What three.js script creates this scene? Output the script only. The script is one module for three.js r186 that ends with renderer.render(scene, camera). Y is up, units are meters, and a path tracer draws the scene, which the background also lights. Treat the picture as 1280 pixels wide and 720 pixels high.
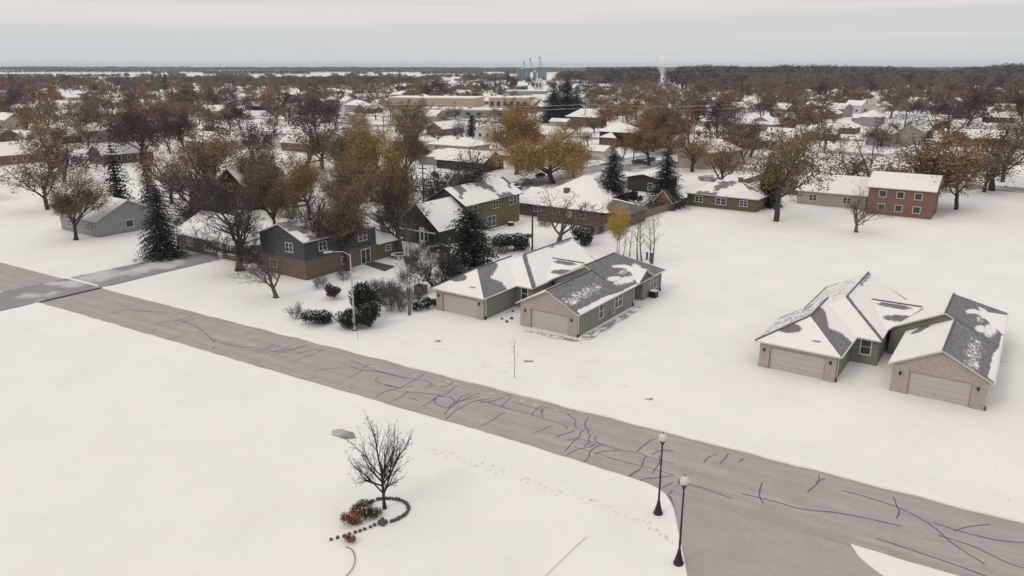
import * as THREE from 'three';

// ---------------------------------------------------------------- camera, sky, sun, exposure
const scene = new THREE.Scene();
const camera = new THREE.PerspectiveCamera(41.91, 16 / 9, 0.5, 12000);
camera.position.set(0, 27, 0);
camera.rotation.x = -16.42 * Math.PI / 180;
const renderer = new THREE.WebGLRenderer();
renderer.toneMapping = THREE.LinearToneMapping;
renderer.toneMappingExposure = 1.0;
renderer.shadowMap.enabled = true;

function mulberry(a) { return () => { a |= 0; a = a + 0x6D2B79F5 | 0; let t = Math.imul(a ^ a >>> 15, 1 | a); t = t + Math.imul(t ^ t >>> 7, 61 | t) ^ t; return ((t ^ t >>> 14) >>> 0) / 4294967296; }; }
function hash2(x, y, s) { let h = Math.imul(x | 0, 374761393) ^ Math.imul(y | 0, 668265263) ^ Math.imul(s | 0, 1274126177); h = Math.imul(h ^ h >>> 13, 1274126177); return ((h ^ h >>> 16) >>> 0) / 4294967296; }
function vnoise(x, y, s = 0) {
  const i = Math.floor(x), j = Math.floor(y), f = x - i, g = y - j, u = f * f * (3 - 2 * f), v = g * g * (3 - 2 * g);
  const a = hash2(i, j, s), b = hash2(i + 1, j, s), c = hash2(i, j + 1, s), d = hash2(i + 1, j + 1, s);
  return a + (b - a) * u + (c - a) * v + (a - b - c + d) * u * v;
}
function fbm(x, y, s = 0, o = 4) { let a = .5, t = 0, n = 0; for (let k = 0; k < o; k++) { t += a * vnoise(x, y, s + k * 17); n += a; a *= .5; x *= 2.03; y *= 2.03; } return t / n; }
const clamp = (x, a = 0, b = 1) => Math.min(b, Math.max(a, x));
const smooth = (a, b, x) => { const t = clamp((x - a) / (b - a)); return t * t * (3 - 2 * t); };
const lerp = (a, b, t) => a + (b - a) * t;

{ // a thin high overcast: brighter overhead, cooler toward the horizon, drawn out in level streaks
  const W = 2048, H = 1024, d = new Float32Array(W * H * 4);
  for (let j = 0; j < H; j++) {
    const el = ((j + .5) / H - .5) * 180;
    for (let i = 0; i < W; i++) {
      const az = (i + .5) / W * 360, k = (j * W + i) * 4;
      const e = Math.max(0, el);
      const n1 = fbm(az * .05 + e * .3, e * .8 + az * .006, 3, 4), n2 = fbm(az * .016 + 40, e * 2.1 - az * .012, 9, 3), n3 = fbm(az * .05, e * .12, 21, 4), n4 = fbm(az * .03 + 7, e * 3.3 + az * .02, 14, 2);
      const up = .68 + .32 * smooth(3, 65, e) + .02 * smooth(1.2, 0, e);
      const band = smooth(.50, .68, n2) * smooth(1.4, 2.2, e), warm = clamp(.12 + smooth(.9, 3.6, e) * .55 + band * .8 + (n1 - .5) * .5 + (n4 - .5) * .25 * smooth(1, 2, e));
      const l = up * (1 + (n1 - .5) * .05 + band * .09 + (n4 - .5) * .06 + (n3 - .5) * .16 * smooth(6, 25, e));
      d[k] = l * lerp(.935, 1.025, warm); d[k + 1] = l * lerp(.99, .985, warm); d[k + 2] = l * lerp(1.005, .955, warm); d[k + 3] = 1;
      if (el < 0) { const f = .97; d[k] *= f; d[k + 1] *= f; d[k + 2] *= f; }
    }
  }
  const sky = new THREE.DataTexture(d, W, H, THREE.RGBAFormat, THREE.FloatType);
  sky.mapping = THREE.EquirectangularReflectionMapping; sky.magFilter = THREE.LinearFilter; sky.minFilter = THREE.LinearFilter; sky.needsUpdate = true;
  scene.background = sky; scene.environment = sky;
}
const sun = new THREE.DirectionalLight(0xfff1e0, 0.65);
sun.position.set(-70, 75, -20); sun.target.position.set(0, 0, -75);
sun.castShadow = true; sun.shadow.radius = 26; sun.shadow.mapSize.set(2048, 2048);
Object.assign(sun.shadow.camera, { left: -120, right: 120, top: 120, bottom: -120, near: 1, far: 400 });
scene.add(sun, sun.target);
scene.fog = new THREE.FogExp2(0xccd8e6, 0.00009);

// ---------------------------------------------------------------- geometry collector
class GB {
  constructor() { this.p = []; this.n = []; this.u = []; this.c = null; }
  v(p, n, u, c) { this.p.push(p[0], p[1], p[2]); this.n.push(n[0], n[1], n[2]); this.u.push(u[0], u[1]); if (c) { (this.c ||= []).push(c[0], c[1], c[2]); } }
  tri(a, b, c, col, ua = [0, 0], ub = [1, 0], uc = [1, 1]) { const n = nrm(a, b, c); this.v(a, n, ua, col); this.v(b, n, ub, col); this.v(c, n, uc, col); return this; }
  quad(a, b, c, d, col) {
    const w = len(sub(b, a)), h = len(sub(d, a)); const uv = this.uvo || [0, 0];
    this.tri(a, b, c, col, [uv[0], uv[1]], [uv[0] + w, uv[1]], [uv[0] + w, uv[1] + h]); this.tri(a, c, d, col, [uv[0], uv[1]], [uv[0] + w, uv[1] + h], [uv[0], uv[1] + h]); return this;
  }
  box(x0, x1, y0, y1, z0, z1, col) {
    const P = (x, y, z) => [x, y, z];
    this.quad(P(x0, y0, z1), P(x1, y0, z1), P(x1, y1, z1), P(x0, y1, z1), col); this.quad(P(x1, y0, z0), P(x0, y0, z0), P(x0, y1, z0), P(x1, y1, z0), col);
    this.quad(P(x1, y0, z1), P(x1, y0, z0), P(x1, y1, z0), P(x1, y1, z1), col); this.quad(P(x0, y0, z0), P(x0, y0, z1), P(x0, y1, z1), P(x0, y1, z0), col);
    this.quad(P(x0, y1, z1), P(x1, y1, z1), P(x1, y1, z0), P(x0, y1, z0), col); this.quad(P(x0, y0, z0), P(x1, y0, z0), P(x1, y0, z1), P(x0, y0, z1), col); return this;
  }
  tube(pts, rads, seg = 6, col, cap = false) {
    const m = pts.length; let ref = Math.abs(unit(sub(pts[m - 1], pts[0]))[1]) > .9 ? [1, 0, 0] : [0, 1, 0]; const rings = [];
    for (let i = 0; i < m; i++) {
      const t = unit(sub(pts[Math.min(m - 1, i + 1)], pts[Math.max(0, i - 1)])), a = unit(cross(t, ref)), b = cross(t, a), ring = [];
      for (let k = 0; k <= seg; k++) { const f = k / seg * 6.28319, c = Math.cos(f), s = Math.sin(f), n = [a[0] * c + b[0] * s, a[1] * c + b[1] * s, a[2] * c + b[2] * s]; ring.push([[pts[i][0] + n[0] * rads[i], pts[i][1] + n[1] * rads[i], pts[i][2] + n[2] * rads[i]], n, k / seg, i]); }
      rings.push(ring);
    }
    for (let i = 0; i + 1 < m; i++) for (let k = 0; k < seg; k++) {
      const A = rings[i][k], B = rings[i][k + 1], C = rings[i + 1][k + 1], D = rings[i + 1][k];
      for (const V of rads[i + 1] < 1e-4 ? [A, B, C] : [A, B, C, A, C, D]) this.v(V[0], V[1], [V[2], V[3]], col);
    }
    if (cap) for (const [i, o] of [[0, 1], [m - 1, 0]]) for (let k = 0; k < seg; k++) o ? this.tri(pts[i], rings[i][k + 1][0], rings[i][k][0], col) : this.tri(pts[i], rings[i][k][0], rings[i][k + 1][0], col);
    return this;
  }
  lathe(prof, seg = 12, cx = 0, cz = 0, col) {
    for (let i = 0; i + 1 < prof.length; i++) for (let k = 0; k < seg; k++) {
      const P = (q, a) => [cx + q[0] * Math.cos(a), q[1], cz + q[0] * Math.sin(a)], a0 = k / seg * 6.28319, a1 = (k + 1) / seg * 6.28319;
      const dr = prof[i + 1][0] - prof[i][0], dy = prof[i + 1][1] - prof[i][1], L = Math.hypot(dr, dy) || 1;
      const N = a => [Math.cos(a) * dy / L, -dr / L, Math.sin(a) * dy / L];
      const A = P(prof[i], a0), B = P(prof[i], a1), C = P(prof[i + 1], a1), D = P(prof[i + 1], a0);
      for (const [q, a] of [[A, a0], [C, a1], [B, a1], [A, a0], [D, a0], [C, a1]]) this.v(q, N(a), [a, q[1]], col);
    }
    return this;
  }
  geo() {
    const g = new THREE.BufferGeometry();
    g.setAttribute('position', new THREE.Float32BufferAttribute(this.p, 3)); g.setAttribute('normal', new THREE.Float32BufferAttribute(this.n, 3)); g.setAttribute('uv', new THREE.Float32BufferAttribute(this.u, 2));
    if (this.c) g.setAttribute('color', new THREE.Float32BufferAttribute(this.c, 3));
    return g;
  }
  build(name, mat, parent) { return mesh(name, this.geo(), mat, parent); }
}
const sub = (a, b) => [a[0] - b[0], a[1] - b[1], a[2] - b[2]], add = (a, b, k = 1) => [a[0] + b[0] * k, a[1] + b[1] * k, a[2] + b[2] * k];
const len = a => Math.hypot(a[0], a[1], a[2]), unit = a => { const l = len(a) || 1; return [a[0] / l, a[1] / l, a[2] / l]; }, dot = (a, b) => a[0] * b[0] + a[1] * b[1] + a[2] * b[2];
const cross = (a, b) => [a[1] * b[2] - a[2] * b[1], a[2] * b[0] - a[0] * b[2], a[0] * b[1] - a[1] * b[0]];
const nrm = (a, b, c) => unit(cross(sub(b, a), sub(c, a)));
function mesh(name, g, mat, parent) { const o = new THREE.Mesh(g, mat); o.name = name; o.castShadow = o.receiveShadow = true; if (parent) parent.add(o); return o; }

// names, labels
const taken = {};
function numbered(n) { const k = taken[n] = (taken[n] ?? -1) + 1; return k ? n + '_' + String(k).padStart(3, '0') : n; }
function tag(o, label, category, group) { o.userData.label = label; o.userData.category = category; if (group) o.userData.group = group; return o; }
function thing(name, label, category, xz = [0, 0], turn = 0, group, y = 0) {
  const o = new THREE.Group(); o.name = numbered(name); scene.add(o); o.position.set(xz[0], y, xz[1]); o.rotation.y = turn; return tag(o, label, category, group);
}
function struct(o, parent = scene) { o.name = numbered(o.name); o.userData.kind = 'structure'; parent.add(o); return o; }

// ---------------------------------------------------------------- materials
const lin = (r, g, b) => new THREE.Color().setRGB(r, g, b);
function dataTex(W, H, fn, srgb = true, rep = true) {
  const d = new Uint8Array(W * H * 4);
  for (let j = 0; j < H; j++) for (let i = 0; i < W; i++) {
    const c = fn(i / W, j / H, i, j), k = (j * W + i) * 4;
    for (let q = 0; q < 3; q++) { const x = clamp(c[q]); d[k + q] = 255 * (srgb ? (x <= .0031308 ? 12.92 * x : 1.055 * Math.pow(x, 1 / 2.4) - .055) : x); }
    d[k + 3] = 255;
  }
  const t = new THREE.DataTexture(d, W, H); if (srgb) t.colorSpace = THREE.SRGBColorSpace; t.magFilter = THREE.LinearFilter; t.minFilter = THREE.LinearMipmapLinearFilter; t.generateMipmaps = true;
  if (rep) t.wrapS = t.wrapT = THREE.RepeatWrapping; t.needsUpdate = true; return t;
}
const mat = (c, rough = .9, o = {}) => new THREE.MeshStandardMaterial({ color: c, roughness: rough, ...o });
function tfbm(u, v, f, s, o = 4) {                                       // tiling noise on the unit square
  const bl = (a, b, t) => a + (b - a) * t, g = (x, y) => fbm(x * f, y * f, s, o);
  const tu = smooth(.8, 1, u), tv = smooth(.8, 1, v);
  return bl(bl(g(u, v), g(u - 1, v), tu), bl(g(u, v - 1), g(u - 1, v - 1), tu), tv);
}
function rep(t, r) { t.repeat.set(1 / r, 1 / r); return t; }
const SNOW = [.80, .785, .755];
const snowBump = rep(dataTex(512, 512, (u, v) => { const a = tfbm(u, v, 10, 5, 5); return [a, a, a]; }, false), 9);
const snowTex = rep(dataTex(512, 512, (u, v) => { const a = tfbm(u, v, 7, 31, 5), k = .965 + .10 * (a - .5); return [SNOW[0] * k, SNOW[1] * k, SNOW[2] * (k + .006 * (a - .5))]; }), 23);
const M = {
  snow: mat(0xffffff, .95, { map: snowTex, bumpMap: snowBump, bumpScale: .08 }),
  snowCap: mat(lin(...SNOW), .95),
  bark: mat(lin(.05, .04, .034), .95), barkGrey: mat(lin(.11, .093, .08), .95), barkPale: mat(lin(.2, .17, .145), .95), barkBlack: mat(lin(.024, .021, .024), .9),
  leaf: new THREE.MeshStandardMaterial({ vertexColors: true, roughness: .9, side: THREE.DoubleSide }),
  white: mat(lin(.62, .61, .58), .6), trim: mat(lin(.5, .48, .45), .7), black: mat(lin(.012, .012, .014), .45), iron: mat(lin(.02, .02, .022), .5, { metalness: .3 }),
  glass: new THREE.MeshPhysicalMaterial({ color: lin(.03, .035, .045), roughness: .12, metalness: 0, specularIntensity: 1 }),
  greyMetal: mat(lin(.3, .3, .3), .5, { metalness: .5 }), concrete: mat(lin(.34, .32, .3), .95), wood: mat(lin(.13, .105, .085), .95),
};
function sidingMat(c, course = .16, seed = 1) {                          // lapped boards: relief and a little weathering
  const col = rep(dataTex(256, 256, (u, v) => { const a = tfbm(u, v, 6, seed, 4), b = hash2(Math.floor(v * 16), 3, seed), k = .9 + .14 * (a - .5) + .09 * b; return [c[0] * k, c[1] * k, c[2] * k]; }), course * 16);
  const bm = rep(dataTex(8, 256, (u, v) => { const f = (v * 16) % 1, a = f < .1 ? 0 : 1 - f * .7; return [a, a, a]; }, false), course * 16);
  return new THREE.MeshStandardMaterial({ map: col, bumpMap: bm, bumpScale: .018, roughness: .8 });
}
function brickMat(c, m, seed, soft = 1) {                                // bricks of 22 x 7.5 cm: far below what the picture resolves
  const col = rep(dataTex(512, 512, (u, v) => {
    const r = Math.floor(v * 32), x = u * 11 + (r % 2) * .5, b = Math.floor(x) % 11, fu = x - Math.floor(x), fv = v * 32 - r, joint = fu < .05 || fv < .14;
    const t = hash2(b, r, seed), w = tfbm(u, v, 5, seed + 4, 4); const k = lerp(1, .7 + .6 * t, soft) * (.93 + .16 * (w - .5));
    return joint ? [m[0], m[1], m[2]] : [c[0] * k, c[1] * lerp(k, .95, .15), c[2] * lerp(k, .95, .2)];
  }), 2.4);
  return new THREE.MeshStandardMaterial({ map: col, roughness: .92 });
}
M.sidingOlive = sidingMat([.215, .208, .182], .16, 3);
M.brickPink = brickMat([.385, .33, .295], [.42, .375, .345], 11, .6);
M.doorPink = mat(lin(.455, .405, .395), .6);
M.sidingDark = sidingMat([.034, .029, .023], .2, 8); M.sidingGreen = sidingMat([.125, .098, .052], .18, 5); M.sidingBlue = sidingMat([.055, .06, .07], .16, 6);
M.brickBrown = brickMat([.135, .085, .066], [.17, .15, .13], 12, .8); M.brickTan = brickMat([.44, .33, .26], [.42, .36, .3], 13, .4); M.sidingWhite = sidingMat([.62, .60, .56], .16, 9); M.sidingTan = sidingMat([.38, .34, .28], .16, 15); M.brickRed = brickMat([.19, .085, .07], [.22, .18, .16], 18, .6);
M.sidingGrey = sidingMat([.27, .27, .27], .18, 17);

function shingle(u, v, seed) {                                           // colour of an asphalt shingle at u, v metres
  const r = Math.floor(v / .145), t = Math.floor(u / .3 + (r % 2) * .5), k = .78 + .4 * hash2(t, r, seed) + .2 * (fbm(u * .5, v * .5, seed, 3) - .5);
  const e = (v / .145 - r) < .13 ? .72 : 1;
  return [.172 * k * e, .168 * k * e, .177 * k * e];
}
function roofMat(wm, hm, cover, seed, px = 30) {                          // cover(u, v) in metres from the eave's start: how far the snow lies there
  const W = Math.min(640, Math.ceil(wm * px)), H = Math.min(320, Math.ceil(hm * px)), f = (u, v) => {
    const c = cover(u, v), ragged = c + (fbm(u * 1.6, v * 1.6, seed + 5, 4) - .5) * .5 + (vnoise(u * 9, v * 7, seed + 8) - .5) * .22 + (hash2(Math.floor(u / .3 + (Math.floor(v / .145) % 2) * .5), Math.floor(v / .145), seed + 2) - .5) * .30 - ((v / .145) % 1 - .5) * .14;
    return smooth(.32, .74, ragged);
  };
  const col = dataTex(W, H, (a, b) => { const u = a * wm, v = b * hm, s = f(u, v), g = shingle(u, v, seed), q = .97 + .06 * (fbm(u, v, seed + 9, 3) - .5); return [lerp(g[0], SNOW[0] * q, s), lerp(g[1], SNOW[1] * q, s), lerp(g[2], SNOW[2] * q, s)]; }, true, false);
  const bm = dataTex(W, H, (a, b) => { const u = a * wm, v = b * hm, s = f(u, v) * .85 + .15 * (1 - (v / .145) % 1); return [s, s, s]; }, false, false);
  return new THREE.MeshStandardMaterial({ map: col, bumpMap: bm, bumpScale: .05, roughness: .93 });
}
const blob = (u, v, cu, cv, ru, rv, rot = 0) => { const c = Math.cos(rot), s = Math.sin(rot), x = u - cu, y = v - cv, a = (x * c + y * s) / ru, b = (-x * s + y * c) / rv; return clamp(1.5 - Math.hypot(a, b), 0, 1); };
// roofs of the houses further off: three tiles, snowed over but for some bare patches
const snowRoof = [.34, .30, .42, .16].map((thr, i) => {
  const t = rep(dataTex(512, 512, (u, v) => { const s = smooth(thr - .035, thr + .035, tfbm(u, v, 3.2, 60 + i * 7, 5)), g = shingle(u * 14, v * 14, i), k = .96 + .07 * (tfbm(u, v, 9, 70 + i, 3) - .5); return [lerp(g[0], SNOW[0] * k, s), lerp(g[1] * .95, SNOW[1] * k, s), lerp(g[2] * .92, SNOW[2] * k, s)]; }), 14);
  return new THREE.MeshStandardMaterial({ map: t, roughness: .95 });
});

// ---------------------------------------------------------------- ground and streets (s runs along the street, t across it toward the near lawn)
const RO = [-15.98, -69.55], RD = [0.85293, 0.52203];
const st = (s, t) => [RO[0] + s * RD[0] - t * RD[1], RO[1] + s * RD[1] + t * RD[0]];
const toST = (x, z) => { const dx = x - RO[0], dz = z - RO[1]; return [dx * RD[0] + dz * RD[1], -dx * RD[1] + dz * RD[0]]; };
const farEdge = s => .07 * Math.sin(s * 1.1) + .2 * (fbm(s * .9, 0, 41, 4) - .5) + .1 * (fbm(s * 4, 3, 42, 2) - .5);
function nearEdge(s) {                                                     // the kerb turns away to the right into a side street
  let t = 7.4 + .2 * (fbm(s * .9, 7, 43, 4) - .5) + .1 * (fbm(s * 4, 9, 44, 2) - .5) + .35 * smooth(24, 34, s);
  if (s > 33.4) t += 1.75 * Math.pow(Math.min(1, (s - 33.4) / 3.3), 2.6);
  if (s > 36.7) t += (s - 36.7) * 2.05;
  return Math.min(t, 62);
}
const FOOT = [];                                                          // a line of footprints and paw marks over the near lawn
{ const r = mulberry(77), pts = [[-6.17, -49.63], [-3.73, -48.34], [-1.11, -46.67], [1.09, -45.6], [3.17, -43.8], [5.17, -42.75], [6.81, -41.48], [8.46, -40.27], [9.05, -39.2], [10.2, -37.49]];
  for (const off of [0, .5, -.45]) for (let i = 0; i + 1 < pts.length; i++) { const [a, b] = [pts[i], pts[i + 1]], L = Math.hypot(b[0] - a[0], b[1] - a[1]); for (let d = 0; d < L; d += .55) { if (off && r() < .55) continue; const f = d / L; FOOT.push([lerp(a[0], b[0], f) + (r() - .5) * .3 + off * .4, lerp(a[1], b[1], f) + (r() - .5) * .35 + off, .09 + .07 * r()]); } } }
const undul = (x, z) => .15 * (fbm(x * .09, z * .09, 51, 4) - .5) + .035 * (fbm(x * .7, z * .7, 52, 3) - .5);
function axis(marks) { const o = []; for (const [a, b, h] of marks) for (let x = a; x < b - 1e-6; x += h) o.push(x); o.push(marks[marks.length - 1][1]); return o; }
function sheet(name, ss, ts, pos, m) {                                    // a grid of ss x ts, pos(s, t index) -> [x, y, z]
  const n = ss.length, k = ts.length, P = new Float32Array(n * k * 3), U = new Float32Array(n * k * 2), I = [];
  for (let j = 0; j < k; j++) for (let i = 0; i < n; i++) { const q = pos(ss[i], ts[j], j), o = j * n + i; P.set(q, o * 3); U[o * 2] = q[0]; U[o * 2 + 1] = q[2]; if (i + 1 < n && j + 1 < k) I.push(o, o + n, o + 1, o + 1, o + n, o + n + 1); }
  const g = new THREE.BufferGeometry(); g.setAttribute('position', new THREE.BufferAttribute(P, 3)); g.setAttribute('uv', new THREE.BufferAttribute(U, 2)); g.setIndex(I); g.computeVertexNormals();
  return struct(mesh(name, g, m));
}
{
  // ground: one sheet to the horizon; in the street's bed it lies lower, under the asphalt
  const ss = axis([[-6000, -1000, 420], [-1000, -200, 80], [-200, -44, 13], [-44, 64, .55], [64, 200, 13], [200, 1000, 80], [1000, 6000, 420]]);
  const ts = [...axis([[-6500, -1500, 500], [-1500, -400, 110], [-400, -60, 17], [-60, -.8, .74]]).slice(0, -1).map(t => [t, 0]), [-.5, 0], [-.16, 0], [0, 1], [0, 2], [1, 3], [1, 4], [.16, 5], [.5, 5], ...axis([[.8, 36, .62], [36, 60, 6], [60, 400, 60]]).map(t => [t, 5])];
  sheet('snowy_ground', ss, ts, (s, T) => {
    const [t, mode] = T; let tt = t, y;
    if (mode === 0) tt = t + farEdge(s) * smooth(-3, 0, t);
    if (mode === 1) tt = farEdge(s) - .01; if (mode === 2) tt = farEdge(s) + .015;
    if (mode === 3) tt = nearEdge(s) - .015; if (mode === 4) tt = nearEdge(s) + .01;
    if (mode === 5) { const e = nearEdge(s); tt = e + t; }
    const [x, z] = st(s, tt); const near = smooth(400, 150, Math.hypot(x, z));
    y = undul(x, z) * near; if (mode === 1 || mode === 4) y += -.01; if (mode === 2 || mode === 3) y = -.17;
    if (mode === 0 || mode === 5) { const d = mode ? t : -t; y += .07 * smooth(1.1, .25, d) * (.3 + 1.2 * fbm(s * 1.3, mode * 5 + d, 47, 3)) * smooth(0, .15, d); }
    return [x, y, z];
  }, M.snow);
}
{ // the walked line across the lawn: prints pressed into the snow
  const pts = [[-6.17, -49.63], [-3.73, -48.34], [-1.11, -46.67], [1.09, -45.6], [3.17, -43.8], [5.17, -42.75], [6.81, -41.48], [8.46, -40.27], [8.98, -39.36]], c = new THREE.CatmullRomCurve3(pts.map(p => new THREE.Vector3(p[0], 0, p[1]))), n = 330, m = 28;
  const P = c.getPoints(n), cell = {}; for (const f of FOOT) { const k = Math.floor(f[0]) + ',' + Math.floor(f[1]); (cell[k] ||= []).push(f); }
  const ss = [], ts = []; for (let i = 0; i <= n; i++) ss.push(i); for (let j = 0; j <= m; j++) ts.push(j / m - .5);
  sheet('trodden_snow', ss, ts, (i, t) => {
    const a = P[Math.max(0, i - 1)], b = P[Math.min(n, i + 1)], l = Math.hypot(b.x - a.x, b.z - a.z), x = P[i].x - (b.z - a.z) / l * t * 1.9, z = P[i].z + (b.x - a.x) / l * t * 1.9;
    let y = undul(x, z) + .022 * smooth(.5, .36, Math.abs(t)) * smooth(0, 8, i) * smooth(n, n - 8, i) - .012 + .012 * (fbm(x * 5, z * 5, 58, 3) - .5);
    for (let p = -1; p <= 1; p++) for (let q = -1; q <= 1; q++) for (const [fx, fz, fr] of cell[(Math.floor(x) + p) + ',' + (Math.floor(z) + q)] || []) { const d = Math.hypot(x - fx, z - fz); if (d < fr * 2.2) y += d < fr * 1.15 ? -.055 * smooth(fr * 1.15, fr * .55, d) : .012 * smooth(fr * 2.2, fr * 1.3, d); }
    return [x, y, z];
  }, M.snow);
}
const asphaltTone = (u, v, i, j) => { const a = tfbm(u, v, 8, 81, 5), b = tfbm(u, v, 60, 83, 2), c = hash2(i, j, 85); return .335 * (1 + .2 * (a - .5) + .14 * (b - .5) + .16 * (c - .5)); };
M.asphalt = new THREE.MeshStandardMaterial({ roughness: .9, map: rep(dataTex(1024, 1024, (u, v, i, j) => { const k = asphaltTone(u, v, i, j); return [k * 1.06, k * .97, k * .925]; }), 12),
  bumpMap: rep(dataTex(256, 256, (u, v, i, j) => { const c = hash2(i, j, 88); return [c, c, c]; }, false), 1.5), bumpScale: .006 });
// the street proper: u along it, v across; wheel paths worn darker, salt left pale between, meltwater stains toward the edges
M.streetTop = new THREE.MeshStandardMaterial({ roughness: .88, bumpMap: M.asphalt.bumpMap, bumpScale: .006, map: (() => { const t = dataTex(2048, 512, (u, v, i, j) => {
  const x = v * 8.6, n = tfbm(u, v, 9, 181, 5), m = tfbm(u, v, 3, 185, 4), path = [1.6, 3.15, 5.2, 6.8].reduce((q, c) => Math.max(q, smooth(.55, .1, Math.abs(x - c + .35 * (m - .5)))), 0), wet = smooth(.9, .3, Math.min(x - .5, 8.1 - x) + 1.1 * (n - .5)), salt = smooth(.54, .72, tfbm(u, v, 14, 187, 4));
  const k = asphaltTone((u * 4) % 1, v, i, j) * (1 - .055 * path * (.5 + n) - .10 * wet + .09 * salt * (1 - path)); return [k * 1.06, k * .97, k * .925]; }); t.repeat.set(1 / 48, 1); return t; })() });
M.tar = mat(lin(.105, .094, .09), .75);
function strip(name, pts, w, y, m, parent, wob = 0, seed = 1) {           // a ribbon along pts [[x, z] ...]
  const b = new GB(), L = [];
  for (let i = 0; i < pts.length; i++) { const a = pts[Math.max(0, i - 1)], c = pts[Math.min(pts.length - 1, i + 1)], l = Math.hypot(c[0] - a[0], c[1] - a[1]) || 1, nx = -(c[1] - a[1]) / l, nz = (c[0] - a[0]) / l, ww = (typeof w === 'function' ? w(i / (pts.length - 1)) : w) / 2; const k = 1 + wob * (hash2(i, 1, seed) - .5), k2 = 1 + wob * (hash2(i, 2, seed) - .5); L.push([[pts[i][0] + nx * ww * k, y, pts[i][1] + nz * ww * k], [pts[i][0] - nx * ww * k2, y, pts[i][1] - nz * ww * k2]]); }
  for (let i = 0; i + 1 < L.length; i++) for (const q of [[L[i][0], L[i + 1][1], L[i][1]], [L[i][0], L[i + 1][0], L[i + 1][1]]]) { const t = nrm(...q)[1] < 0 ? [q[0], q[2], q[1]] : q; for (const p of t) b.v(p, [0, 1, 0], [p[0], p[2]]); }
  return b.build(name, m, parent);
}
const street = struct((() => { const b = new GB(), y = -.10; for (let s = -400; s < 400; s += 8) for (const [q, w] of [[0, 0], [1, 1], [1, 0], [0, 0], [0, 1], [1, 1]]) { const [x, z] = st(s + q * 8, -.55 + w * 8.6); b.v([x, y, z], [0, 1, 0], [s + q * 8, w]); } const m = b.build('street', M.streetTop); const n = nrm([b.p[0], b.p[1], b.p[2]], [b.p[3], b.p[4], b.p[5]], [b.p[6], b.p[7], b.p[8]]); if (n[1] < 0) { const p = m.geometry.attributes; for (const k of ['position', 'uv']) { const a = p[k], w = a.itemSize; for (let i = 0; i < a.count; i += 3) for (let c = 0; c < w; c++) { const t = a.array[(i + 1) * w + c]; a.array[(i + 1) * w + c] = a.array[(i + 2) * w + c]; a.array[(i + 2) * w + c] = t; } } } return m; })());
function poly(name, pts, y, m) { const b = new GB(); for (let i = 1; i + 1 < pts.length; i++) { let q = [pts[0], pts[i], pts[i + 1]].map(p => [p[0], y, p[1]]); if (nrm(...q)[1] < 0) q = [q[0], q[2], q[1]]; for (const p of q) b.v(p, [0, 1, 0], [p[0], p[2]]); } return struct(b.build(name, m)); }
poly('side_street', [st(33, 7.6), st(36.2, 8.4), st(62.5, 63), st(140, 63), st(140, 7.6)], -.106, M.asphalt);
{ // the snowy corner on the other side of that side street
  const tr = s => { const q = clamp((s - 47) / 4); return 7.9 + (q < 1 ? 3.2 * Math.pow(q, .6) : 3.2 + (s - 51) * 2.05); }, ss = axis([[47, 80, .6], [80, 140, 6]]), ts = [[0, 0], [0, 1], [.02, 2], [.1, 2], [.3, 2], [.6, 2], [.9, 2], [.98, 2], [1, 1], [1, 0]];
  sheet('snowy_corner', ss, ts, (s, [b, m]) => { const t = lerp(7.9 + .15 * (fbm(s, 2, 45, 3) - .5), tr(s), b), [x, z] = st(s, t); return [x, m ? undul(x, z) - (m === 1 ? .01 : 0) : -.17, z]; }, M.snow);
}
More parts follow.
